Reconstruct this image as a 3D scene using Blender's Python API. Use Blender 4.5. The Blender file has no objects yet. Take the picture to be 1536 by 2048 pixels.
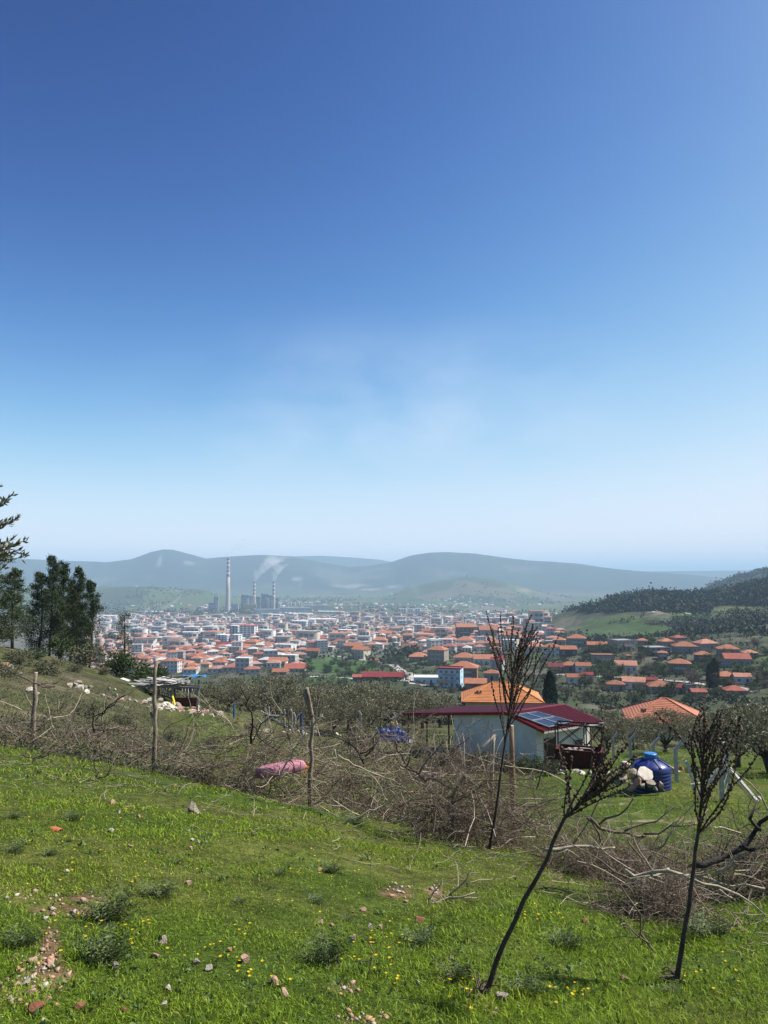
import bpy, math, random
import numpy as np
from mathutils import Vector, Matrix, Euler
sc = bpy.context.scene
COL = sc.collection
R = math.radians
rng = np.random.default_rng(7)
random.seed(7)
# ------------------------------------------------------------------ camera
PITCH = R(4.87); FPX = 1479.0; CX, CY = 768.0, 1024.0
cam_d = bpy.data.cameras.new('camera'); cam = bpy.data.objects.new('camera', cam_d); COL.objects.link(cam)
cam_d.sensor_fit = 'VERTICAL'; cam_d.sensor_height = 36.0; cam_d.lens = 36.0 * FPX / 2048.0
cam_d.clip_start = 0.05; cam_d.clip_end = 90000
cam.location = (0, 0, 0); cam.rotation_euler = (math.pi / 2 + PITCH, 0, 0)      # the eye is the origin, 1.6 m above the grass
sc.camera = cam
# ------------------------------------------------------------------ world, sun, exposure
SUN_AZ, SUN_EL = R(78), R(50)
wd = bpy.data.worlds.new('World'); sc.world = wd; wd.use_nodes = True
wn, wl = wd.node_tree.nodes, wd.node_tree.links
for n in list(wn): wn.remove(n)
sky = wn.new('ShaderNodeTexSky'); sky.sky_type = 'NISHITA'; sky.sun_disc = False
sky.sun_elevation = SUN_EL; sky.sun_rotation = SUN_AZ; sky.altitude = 300; sky.air_density = 0.5; sky.dust_density = 0.5; sky.ozone_density = 1.0
bg = wn.new('ShaderNodeBackground'); bg.inputs['Strength'].default_value = 0.10
wo = wn.new('ShaderNodeOutputWorld')
gm = wn.new('ShaderNodeGamma'); gm.inputs['Gamma'].default_value = 2.9; wl.new(sky.outputs[0], gm.inputs['Color'])   # clear spring air: deep overhead, soft shoulder to the pale horizon
def vm(op, a, b):
    n = wn.new('ShaderNodeVectorMath'); n.operation = op
    for k, v in enumerate((a, b)):
        if isinstance(v, tuple): n.inputs[k].default_value = v
        else: wl.new(v, n.inputs[k])
    return n.outputs[0]
v1 = vm('MULTIPLY', gm.outputs[0], (.150, .119, .078)); v2 = vm('DIVIDE', v1, vm('ADD', vm('MULTIPLY', v1, (1.0, 1.0, .93)), (1, 1, 1))); v3 = vm('MULTIPLY', v2, (6.9, 6.9, 6.9))
# a thin veil of cloud low in the sky
tc = wn.new('ShaderNodeTexCoord'); mp = wn.new('ShaderNodeMapping'); mp.inputs['Scale'].default_value = (3.4, 3.4, 7.0)
nz = wn.new('ShaderNodeTexNoise'); nz.inputs['Scale'].default_value = 1.5; nz.inputs['Detail'].default_value = 5; nz.inputs['Roughness'].default_value = 0.5
CLD = Vector(((800 - 768) / 1479, 1, math.tan(PITCH + math.atan((1024 - 870) / 1479)))).normalized()
df = wn.new('ShaderNodeVectorMath'); df.operation = 'SUBTRACT'; df.inputs[1].default_value = CLD; wl.new(tc.outputs['Generated'], df.inputs[0])
sq = vm('MULTIPLY', df.outputs[0], (3.4, 1.0, 8.5)); ln = wn.new('ShaderNodeVectorMath'); ln.operation = 'LENGTH'; wl.new(sq, ln.inputs[0])
fo = wn.new('ShaderNodeMapRange'); fo.interpolation_type = 'SMOOTHSTEP'; fo.inputs[1].default_value = 0; fo.inputs[2].default_value = 1.5; fo.inputs[3].default_value = 1; fo.inputs[4].default_value = 0; wl.new(ln.outputs['Value'], fo.inputs[0])
cr = wn.new('ShaderNodeMapRange'); cr.inputs[1].default_value = 0.36; cr.inputs[2].default_value = 0.66; cr.inputs[3].default_value = 0; cr.inputs[4].default_value = 0.6
wl.new(tc.outputs['Generated'], mp.inputs[0]); wl.new(mp.outputs[0], nz.inputs['Vector']); wl.new(nz.outputs[0], cr.inputs[0])
ml = wn.new('ShaderNodeMath'); ml.operation = 'MULTIPLY'; wl.new(fo.outputs[0], ml.inputs[0]); wl.new(cr.outputs[0], ml.inputs[1])
mx = wn.new('ShaderNodeMix'); mx.data_type = 'RGBA'; mx.inputs[7].default_value = (4.5, 5.5, 6.9, 1); wl.new(v3, mx.inputs[6]); wl.new(ml.outputs[0], mx.inputs[0])
wl.new(mx.outputs[2], bg.inputs['Color']); wl.new(bg.outputs[0], wo.inputs['Surface'])
sun_d = bpy.data.lights.new('sun', 'SUN'); sun = bpy.data.objects.new('sun', sun_d); COL.objects.link(sun)
sun_d.energy = 4.9; sun_d.angle = R(0.53); sun_d.color = (1.0, 0.955, 0.88)
SDIR = Vector((math.sin(SUN_AZ) * math.cos(SUN_EL), math.cos(SUN_AZ) * math.cos(SUN_EL), math.sin(SUN_EL)))
sun.rotation_euler = SDIR.to_track_quat('Z', 'Y').to_euler(); sun.location = (30, 0, 60)
vs = sc.view_settings; vs.view_transform = 'Standard'; vs.look = 'None'; vs.exposure = 0.55; vs.gamma = 1.0; vs.use_curve_mapping = False
cy = sc.cycles
cy.use_denoising = True; cy.max_bounces = 6; cy.diffuse_bounces = 2; cy.glossy_bounces = 2; cy.transmission_bounces = 3; cy.volume_bounces = 1
cy.transparent_max_bounces = 6; cy.caustics_reflective = False; cy.caustics_refractive = False
sc.render.use_persistent_data = False
# ------------------------------------------------------------------ pixel <-> place
CP, SP = math.cos(PITCH), math.sin(PITCH)
def tz(py): return np.tan(PITCH - np.arctan((np.asarray(py, float) - CY) / FPX))       # z / y seen at picture row py
def P(px, py, Y):                                                                        # the point at depth Y on the line of sight through (px, py)
    z = float(tz(py)) * Y
    return Vector(((px - CX) / FPX * (Y * CP + z * SP), Y, z))
def to_px(p):
    zc = p[1] * CP + p[2] * SP; yc = -p[1] * SP + p[2] * CP
    return CX + FPX * p[0] / zc, CY - FPX * yc / zc
def sstep(a, b, x): t = np.clip((x - a) / (b - a), 0, 1); return t * t * (3 - 2 * t)
_perm = np.random.default_rng(3).random(65536)
def vnoise(x, y, seed=0):
    xi = np.floor(x).astype(np.int64); yi = np.floor(y).astype(np.int64); fx = x - xi; fy = y - yi
    fx = fx * fx * (3 - 2 * fx); fy = fy * fy * (3 - 2 * fy)
    h = lambda a, b: _perm[((a * 73856093) ^ (b * 19349663) ^ (seed * 83492791)) & 65535]
    return (h(xi, yi) * (1 - fx) + h(xi + 1, yi) * fx) * (1 - fy) + (h(xi, yi + 1) * (1 - fx) + h(xi + 1, yi + 1) * fx) * fy
def fbm(x, y, oct=4, seed=0):
    s = 0; a = 0.5; n = 0
    for k in range(oct): s = s + a * vnoise(x * 2 ** k + 17.3 * k, y * 2 ** k + 5.1 * k, seed + k); n += a; a *= 0.5
    return s / n
# ------------------------------------------------------------------ lie of the land (z below the eye)
YS = np.array([1.5, 3, 5, 8, 12, 16, 22, 30, 40, 50, 65, 90, 130, 200, 300, 400, 500, 650, 900, 1300, 2000, 3000])
ZT = {
 -700: [1.7, 1.75, 1.8, 1.9, 2.1, 2.3, 2.5, 2.6, 2.6, 2.5, 2.6, 4, 9, 22, 40, 58, 74, 90, 108, 120, 135, 146],
 -400: [1.7, 1.8, 1.9, 2.1, 2.4, 2.7, 3.0, 3.3, 3.4, 3.4, 3.8, 6.5, 14, 30, 48, 64, 78, 92, 109, 120, 135, 146],
 0:    [1.75, 1.87, 2.05, 2.35, 2.9, 3.4, 4.0, 4.6, 4.95, 5.2, 6.0, 10, 20, 38, 55, 70, 82, 95, 110, 120, 135, 146],
 200:  [1.75, 1.9, 2.15, 2.5, 3.1, 3.75, 4.6, 5.5, 6.2, 6.5, 8.1, 12.5, 20.5, 38, 55, 68, 79, 90, 104, 119, 135, 146],
 300:  [1.75, 1.95, 2.2, 2.55, 3.2, 4.0, 5.1, 6.3, 7.1, 7.5, 9.4, 13.2, 20.8, 38, 55, 67, 77, 87, 101, 118, 135, 146],
 400:  [1.77, 1.97, 2.25, 2.65, 3.35, 4.2, 5.5, 6.9, 8.0, 8.9, 10.6, 14.2, 21.2, 38, 55, 66, 75, 85, 98, 116, 135, 146],
 600:  [1.78, 2.0, 2.32, 2.78, 3.65, 4.7, 6.4, 8.3, 10.0, 11.6, 13.8, 17.5, 25, 38, 52, 62, 69, 78, 93, 113, 134, 146],
 800:  [1.8, 2.05, 2.4, 2.98, 4.05, 5.2, 6.9, 8.9, 10.6, 12.0, 14.5, 18, 25.5, 38, 50.5, 58, 65, 75, 92, 112, 134, 146],
 1000: [1.8, 2.07, 2.45, 3.12, 4.3, 5.5, 7.0, 8.6, 10.15, 11.8, 14.5, 18.5, 24.5, 36, 50, 56, 62, 72, 90, 110, 133, 146],
 1150: [1.8, 2.08, 2.52, 3.25, 4.45, 5.5, 6.75, 8.15, 9.85, 11.9, 15, 19.5, 26, 38, 50, 52, 52, 62, 80, 104, 132, 146],
 1350: [1.8, 2.1, 2.6, 3.4, 4.6, 5.6, 6.7, 7.9, 9.6, 11.6, 15, 20, 27, 42, 52.5, 51, 46, 51, 62, 92, 130, 146],
 1536: [1.8, 2.1, 2.55, 3.3, 4.4, 5.4, 6.5, 7.8, 9.7, 11.7, 14.5, 19.2, 26, 40, 48, 45, 44, 40, 50, 80, 128, 146],
 1900: [1.8, 2.05, 2.45, 3.1, 4.1, 5.0, 6.2, 7.5, 9.2, 11, 13.5, 17.5, 23, 34, 40, 38, 36, 32, 40, 70, 125, 146]}
pxs = np.array(sorted(ZT)); UC = (pxs - CX) / FPX * 0.985
NS, NU = 420, 360
SG = np.linspace(math.log(1.5), math.log(3000), NS); UG = np.linspace(UC[0], UC[-1], NU)
_tab = np.array([np.interp(SG, np.log(YS), -np.array(ZT[p])) for p in pxs])            # columns x depth, linear in log depth
_t2 = np.array([np.interp(UG, UC, _tab[:, k]) for k in range(NS)]).T                     # NU x NS
def _blur(a, n, ax):
    k = np.hanning(n + 2)[1:-1]; k /= k.sum(); pad = n // 2
    return np.apply_along_axis(lambda v: np.convolve(np.pad(v, pad, mode='edge'), k, 'valid'), ax, a)
_rat = _t2 / np.exp(SG)[None, :]
_rat = _blur(_blur(_rat, 31, 0), 17, 1)
_t2 = _rat * np.exp(SG)[None, :]
def prof(pts): a = np.array(pts, float); return a[:, 0], a[:, 1]
HILLS = [ # silhouette in the picture, depth of foot, crest and back foot, roughness
 ([(-900,1128),(-400,1120),(-100,1119),(0,1118),(60,1118),(150,1122),(215,1124),(262,1118),(300,1104),(325,1098.5),(345,1099),(380,1108),(412,1117),(455,1113),(520,1109.5),(580,1112),(640,1124),(700,1134),(740,1131),(780,1125),(820,1111),(860,1105),(900,1104),(950,1107),(1000,1114),(1060,1121),(1150,1126),(1200,1134),(1240,1139),(1300,1144),(1400,1151),(1460,1158),(1600,1168)], 5900, 8000, 9600, 34),
 ([(-900,1150),(440,1150),(500,1122),(560,1113),(640,1111),(700,1114),(760,1119),(830,1132),(900,1150),(1100,1150),(1180,1141),(1300,1142.5),(1400,1141.5),(1536,1139.5),(1900,1137)], 9600, 11000, 12500, 30),
 ([(-900,1200),(740,1200),(780,1190),(820,1176),(870,1163),(935,1154),(980,1158),(1030,1170),(1060,1180),(1110,1192),(1200,1200),(1900,1200)], 4200, 5000, 5800, 16),
 ([(-900,1165),(60,1170),(200,1172),(300,1173),(400,1179),(450,1190),(500,1205),(1900,1205)], 3300, 4200, 5000, 14),
 ([(-900,1260),(1300,1260),(1380,1200),(1420,1175),(1460,1161),(1500,1150),(1536,1142),(1700,1120),(1900,1108)], 1700, 2400, 3000, 14),
 ([(-900,1300),(850,1285),(960,1262),(1040,1250),(1090,1238),(1130,1227),(1180,1213),(1230,1200),(1300,1188),(1360,1190),(1420,1192),(1470,1181),(1536,1167),(1700,1132),(1900,1112)], 640, 1150, 1750, 6)]
def ground_z(x, y, rough=True):
    x = np.asarray(x, float); y = np.asarray(y, float); ye = np.maximum(y, 1.5)
    u = np.clip(x / np.maximum(y, 4.0), UG[0], UG[-1]); s = np.log(np.clip(ye, 1.5, 2999))
    iu = (u - UG[0]) / (UG[1] - UG[0]); js = (s - SG[0]) / (SG[1] - SG[0])
    i0 = np.clip(np.floor(iu).astype(int), 0, NU - 2); j0 = np.clip(np.floor(js).astype(int), 0, NS - 2); fu = iu - i0; fs = js - j0
    z = (_t2[i0, j0] * (1 - fu) + _t2[i0 + 1, j0] * fu) * (1 - fs) + (_t2[i0, j0 + 1] * (1 - fu) + _t2[i0 + 1, j0 + 1] * fu) * fs
    z = z - 5.0 * sstep(2800, 4200, y)
    z = np.where(y < 1.5, -1.75 + (1.5 - y) * 0.06, z)
    # a level yard for the white house
    hx, hy = x - 8.0, y - 47.6
    w = np.exp(-((hx / 7.0) ** 2 + (hy / 5.2) ** 2) ** 2)
    z = z * (1 - w) + (-11.35) * w
    pxx = CX + FPX * (x / np.maximum(y, 4.0)) / CP
    for pts, y0, y1, y2, rg in HILLS:
        if y.max() < y0 or y.min() > y2: continue
        a, b = prof(pts); crest = tz(np.interp(pxx, a, b)) * y1 * CP
        f = sstep(y0, y1, y) * (1 - sstep(y1, y2, y))
        hz = -151 if y0 > 3000 else z
        h = hz + (crest - hz) * f
        if rough:
            rd = 1 - np.abs(2 * fbm(x / (y1 * 0.07) + 3.3, y / (y1 * 0.10), 4, int(y1)) - 1)
            h = h - (rd - 0.35) * rg * 4.0 * f * (1 - f)
        z = np.where(f > 0, np.maximum(z, h), z)
    if rough:
        z = z + (fbm(x * 0.9, y * 0.9, 3, 11) - .5) * 0.16 * sstep(1.5, 6, y) * (1 - sstep(60, 120, y))
        z = z + (fbm(x * 0.12, y * 0.12, 3, 21) - .5) * 1.0 * sstep(14, 60, y) * (1 - w)
        z = z + (fbm(x * 0.02, y * 0.02, 4, 31) - .5) * 9.0 * sstep(150, 420, y) * (1 - sstep(900, 1600, y))
        z = z + (fbm(x * .005, y * .005, 3, 41) - .5) * 6.0 * sstep(900, 1800, y)
    return z
def gz(x, y): return float(ground_z(np.array([x]), np.array([y]))[0])
def G(px, Y):                                   # the ground under picture column px at depth Y
    x = (px - CX) / FPX * Y
    for _ in range(2 if Y < 60 else 1):
        z = gz(x, Y); x = (px - CX) / FPX * (Y * CP + z * SP)
    return Vector((x, Y, gz(x, Y)))
def hit(px, py, ymin=1.6, ymax=6000):           # first ground point on the line of sight
    if ymin < 60:                               # near first: most things stand within 150 m
        lim = min(150, ymax); Y = np.exp(np.linspace(math.log(ymin), math.log(lim), 240)); z = tz(py) * Y
        x = (px - CX) / FPX * (Y * CP + z * SP); d = z - ground_z(x, Y); k = np.nonzero(d < 0)[0]
    if ymin >= 60 or not len(k):
        Y = np.exp(np.linspace(math.log(max(ymin, 60)), math.log(ymax), 500)); z = tz(py) * Y
        x = (px - CX) / FPX * (Y * CP + z * SP); d = z - ground_z(x, Y); k = np.nonzero(d < 0)[0]
    k = int(k[0]) if len(k) else len(Y) - 1
    if k > 0:
        a, b = d[k - 1], d[k]; t = a / (a - b) if a > b else 0; yy = Y[k - 1] + (Y[k] - Y[k - 1]) * t
    else: yy = Y[0]
    return G(px, float(yy))
# ------------------------------------------------------------------ materials
MATS = {}
def nodes(m): m.use_nodes = True; return m.node_tree.nodes, m.node_tree.links
def M(name, c1, c2=None, scale=4.0, rough=0.85, bump=0.0, bscale=None, spec=0.25, metal=0.0, objvar=0.0, hues=None, detail=5, island=0.0, trans=0.0, hisl=False):
    if name in MATS: return MATS[name]
    m = bpy.data.materials.new(name); n, l = nodes(m); b = n['Principled BSDF']
    b.inputs['Roughness'].default_value = rough; b.inputs['Specular IOR Level'].default_value = spec; b.inputs['Metallic'].default_value = metal
    c2 = c2 or tuple(v * 0.7 for v in c1)
    t = n.new('ShaderNodeTexCoord'); z = n.new('ShaderNodeTexNoise'); z.inputs['Scale'].default_value = scale; z.inputs['Detail'].default_value = detail; z.inputs['Roughness'].default_value = 0.6
    l.new(t.outputs['Object'], z.inputs['Vector'])
    mr = n.new('ShaderNodeMapRange'); mr.inputs[1].default_value = 0.32; mr.inputs[2].default_value = 0.68; l.new(z.outputs[0], mr.inputs[0])
    x = n.new('ShaderNodeMix'); x.data_type = 'RGBA'; x.inputs[6].default_value = (*c1, 1); x.inputs[7].default_value = (*c2, 1); l.new(mr.outputs[0], x.inputs[0])
    out = x.outputs[2]
    if hues:                                        # a colour of its own for each object
        oi = n.new('ShaderNodeNewGeometry' if hisl else 'ShaderNodeObjectInfo'); rp = n.new('ShaderNodeValToRGB'); rp.color_ramp.interpolation = 'CONSTANT'
        while len(rp.color_ramp.elements) < len(hues): rp.color_ramp.elements.new(1)
        for i, h in enumerate(hues): rp.color_ramp.elements[i].position = i / len(hues); rp.color_ramp.elements[i].color = (*h, 1)
        l.new(oi.outputs['Random Per Island' if hisl else 'Random'], rp.inputs[0])
        q = n.new('ShaderNodeMix'); q.data_type = 'RGBA'; q.blend_type = 'MULTIPLY'; q.inputs[0].default_value = 1; l.new(out, q.inputs[6]); l.new(rp.outputs[0], q.inputs[7]); out = q.outputs[2]
    if objvar or island:
        if island: oi = n.new('ShaderNodeNewGeometry'); src = oi.outputs['Random Per Island']; a = island
        else: oi = n.new('ShaderNodeObjectInfo'); src = oi.outputs['Random']; a = objvar
        mm = n.new('ShaderNodeMapRange'); mm.inputs[3].default_value = 1 - a; mm.inputs[4].default_value = 1 + a; l.new(src, mm.inputs[0])
        q = n.new('ShaderNodeVectorMath'); q.operation = 'SCALE'; l.new(out, q.inputs[0]); l.new(mm.outputs[0], q.inputs['Scale']); out = q.outputs[0]
    l.new(out, b.inputs['Base Color'])
    if bump:
        bz = n.new('ShaderNodeTexNoise'); bz.inputs['Scale'].default_value = bscale or scale * 4; bz.inputs['Detail'].default_value = 4; l.new(t.outputs['Object'], bz.inputs['Vector'])
        bp = n.new('ShaderNodeBump'); bp.inputs['Strength'].default_value = bump; bp.inputs['Distance'].default_value = 0.02; l.new(bz.outputs[0], bp.inputs['Height']); l.new(bp.outputs[0], b.inputs['Normal'])
    if trans:
        tr = n.new('ShaderNodeBsdfTranslucent'); l.new(out, tr.inputs['Color']); ms = n.new('ShaderNodeMixShader'); ms.inputs[0].default_value = trans
        l.new(b.outputs[0], ms.inputs[1]); l.new(tr.outputs[0], ms.inputs[2]); l.new(ms.outputs[0], n['Material Output'].inputs['Surface'])
    MATS[name] = m; return m
# ------------------------------------------------------------------ meshes
def np_mesh(name, V, Fs, mats=(), mid=None, smooth=False):
    V = np.ascontiguousarray(V, np.float32); Fs = [np.asarray(F, np.int32) for F in (Fs if isinstance(Fs, (list, tuple)) else [Fs]) if len(F)]
    me = bpy.data.meshes.new(name); me.vertices.add(len(V)); me.vertices.foreach_set('co', V.ravel())
    loops = np.concatenate([F.ravel() for F in Fs]); tot = np.concatenate([np.full(len(F), F.shape[1], np.int32) for F in Fs])
    start = np.concatenate([[0], np.cumsum(tot)[:-1]]).astype(np.int32)
    me.loops.add(len(loops)); me.loops.foreach_set('vertex_index', loops.astype(np.int32)); me.polygons.add(len(tot)); me.polygons.foreach_set('loop_start', start)
    try: me.polygons.foreach_set('loop_total', tot)
    except Exception: pass
    for m in (mats if isinstance(mats, (list, tuple)) else [mats]): me.materials.append(m)
    if mid is not None: me.polygons.foreach_set('material_index', np.asarray(mid, np.int32))
    if smooth: me.polygons.foreach_set('use_smooth', np.ones(len(tot), bool))
    me.update(calc_edges=True); me.validate(); return me
def tag(o, label=None, cat=None, group=None, kind=None):
    if label: o['label'] = label
    if cat: o['category'] = cat
    if group: o['group'] = group
    if kind: o['kind'] = kind
    return o
def ob(name, me, parent=None, loc=None, rot=None, scale=None):
    o = bpy.data.objects.new(name, me); COL.objects.link(o)
    if parent: o.parent = parent
    if loc is not None: o.location = loc
    if rot is not None: o.rotation_euler = rot
    if scale is not None: o.scale = scale
    return o
def empty(name, loc, rz=0.0, label=None, cat=None, group=None):
    o = ob(name, None, None, loc, (0, 0, rz)); o.empty_display_size = 0.2; return tag(o, label, cat, group)
def copy_tree(o, parent=None):
    c = o.copy(); COL.objects.link(c); c.parent = parent
    for ch in list(o.children): copy_tree(ch, c)
    return c
class MB:
    def __init__(s): s.v = []; s.f = []; s.m = []
    def add(s, vs, fs, m=0):
        k = len(s.v); s.v += [tuple(v) for v in vs]; s.f += [tuple(i + k for i in f) for f in fs]; s.m += [m] * len(fs); return s
    def box(s, c, d, rz=0.0, m=0, M4=None):
        hx, hy, hz = d[0] / 2, d[1] / 2, d[2] / 2; vs = []
        for x, y, z in ((-hx,-hy,-hz),(hx,-hy,-hz),(hx,hy,-hz),(-hx,hy,-hz),(-hx,-hy,hz),(hx,-hy,hz),(hx,hy,hz),(-hx,hy,hz)):
            X = x * math.cos(rz) - y * math.sin(rz); Y = x * math.sin(rz) + y * math.cos(rz); vs.append((c[0] + X, c[1] + Y, c[2] + z))
        return s.add(vs, ((0,3,2,1),(4,5,6,7),(0,1,5,4),(1,2,6,5),(2,3,7,6),(3,0,4,7)), m)
    def bar(s, a, b, w, h=None, m=0, up=(0, 0, 1)):
        a, b = Vector(a), Vector(b); d = (b - a).normalized(); h = h or w; up = Vector(up)
        if abs(d.dot(up)) > .98: up = Vector((1, 0, 0))
        x = d.cross(up).normalized() * w / 2; y = x.cross(d).normalized() * h / 2
        return s.add([a - x - y, a + x - y, a + x + y, a - x + y, b - x - y, b + x - y, b + x + y, b - x + y], ((0,3,2,1),(4,5,6,7),(0,1,5,4),(1,2,6,5),(2,3,7,6),(3,0,4,7)), m)
    def tube(s, pts, rad, n=6, m=0, caps=True):
        V, F = tubes(np.array([[tuple(p) for p in pts]]), np.array([list(rad) if hasattr(rad, '__len__') else [rad] * len(pts)]), n)
        s.add(V.tolist(), F.tolist(), m)
        if caps: k = len(s.v); L = len(pts); s.f.append(tuple(range(k - n, k))); s.f.append(tuple(range(k - L * n + n - 1, k - L * n - 1, -1))); s.m += [m, m]
        return s
    def lathe(s, prof, n=24, c=(0, 0, 0), m=0):
        k = len(s.v)
        for r, z in prof:
            for i in range(n): a = 2 * math.pi * i / n; s.v.append((c[0] + r * math.cos(a), c[1] + r * math.sin(a), c[2] + z))
        for j in range(len(prof) - 1):
            for i in range(n): s.f.append((k + j * n + i, k + j * n + (i + 1) % n, k + (j + 1) * n + (i + 1) % n, k + (j + 1) * n + i)); s.m.append(m)
        s.f.append(tuple(range(k + (len(prof) - 1) * n, k + len(prof) * n))); s.m.append(m)
        return s
    def mesh(s, name, mats, smooth=False):
        me = bpy.data.meshes.new(name); me.from_pydata(s.v, [], s.f)
        for q in (mats if isinstance(mats, (list, tuple)) else [mats]): me.materials.append(q)
        me.polygons.foreach_set('material_index', s.m)
        if smooth: me.polygons.foreach_set('use_smooth', [True] * len(s.f))
        me.update(); return me
    def obj(s, name, mats, parent=None, loc=None, smooth=False, rot=None): return ob(name, s.mesh(name, mats, smooth), parent, loc, rot)
def tubes(Pt, Rd, n=3):
    """Pt (N,S,3) centre lines, Rd (N,S) radii -> verts and quads."""
    N, S, _ = Pt.shape
    T = np.gradient(Pt, axis=1); T /= np.linalg.norm(T, axis=2, keepdims=True) + 1e-9
    ref = np.where(np.abs(T[:, :1, 2:3]) > .9, np.array([1., 0, 0]), np.array([0, 0, 1.])); ref = np.broadcast_to(ref, T.shape)
    A = np.cross(T, ref); A /= np.linalg.norm(A, axis=2, keepdims=True) + 1e-9; B = np.cross(T, A)
    an = np.arange(n) * 2 * np.pi / n
    V = Pt[:, :, None, :] + Rd[:, :, None, None] * (np.cos(an)[None, None, :, None] * A[:, :, None, :] + np.sin(an)[None, None, :, None] * B[:, :, None, :])
    idx = np.arange(N * S * n).reshape(N, S, n); r = np.roll(idx, -1, axis=2)
    F = np.stack([idx[:, :-1], r[:, :-1], r[:, 1:], idx[:, 1:]], axis=-1).reshape(-1, 4)
    return V.reshape(-1, 3), F
def curvy(start, d, L, S=6, wob=0.15, droop=0.0, g=rng):
    """N wandering centre lines: start (N,3), direction d (N,3), length L (N,)."""
    N = len(start); Pt = np.zeros((N, S, 3)); Pt[:, 0] = start; d = d / (np.linalg.norm(d, axis=1, keepdims=True) + 1e-9); st = (L / (S - 1))[:, None]
    for k in range(1, S):
        d = d + g.normal(0, wob, (N, 3)); d[:, 2] -= droop; d /= np.linalg.norm(d, axis=1, keepdims=True); Pt[:, k] = Pt[:, k - 1] + d * st
    return Pt
def cards(c, size, asp=0.35, up=0.3, g=rng, aim=None, spread=1.0):
    """a leaf-shaped quad at each centre: c (N,3), size (N,)."""
    N = len(c); d = g.normal(0, 1, (N, 3)) * spread; d[:, 2] += up
    if aim is not None: d = d + aim
    d /= np.linalg.norm(d, axis=1, keepdims=True) + 1e-9
    s = np.cross(d, g.normal(0, 1, (N, 3))); s /= np.linalg.norm(s, axis=1, keepdims=True) + 1e-9
    L = size[:, None]; W = L * asp
    V = np.stack([c, c + d * L * .45 - s * W * .5, c + d * L, c + d * L * .55 + s * W * .5], axis=1).reshape(-1, 3)
    return V, np.arange(4 * N).reshape(-1, 4)
# ------------------------------------------------------------------ ground sheet
def ellmask(px, py, cx, cy, rx, ry, soft=.35):
    d = np.sqrt(((px - cx) / rx) ** 2 + ((py - cy) / ry) ** 2); return 1 - sstep(1 - soft, 1 + soft, d)
SOIL = [(60,1790,95,14),(150,1825,70,10),(790,1782,32,13),(870,1785,20,8),(95,1900,22,60),(70,1945,55,45),(965,2010,45,16),(690,1975,32,9),(730,2040,45,20),(400,1795,40,8),(1240,1603,60,7),(1310,1642,75,10),(1290,1668,60,9),(1160,1590,40,6),(1010,1600,50,5),(20,1990,35,30)]
def soil_at(X, Y, Z):
    px, py = to_px((X, Y, Z)); m = 0
    w = (fbm(X * 2.3, Y * 2.3, 3, 61) - .5) * 2
    for cx, cy, rx, ry in SOIL: m = np.maximum(m, ellmask(px + w * rx * .9, py + w * ry * 1.1, cx, cy, rx, ry, .45))
    m = m * sstep(.34, .56, fbm(X * 4.5, Y * 4.5, 3, 62)) * (.35 + .65 * sstep(.3, .6, fbm(X * 1.1, Y * 1.1, 2, 63)))
    return np.where(Y < 40, m, 0)
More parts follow.
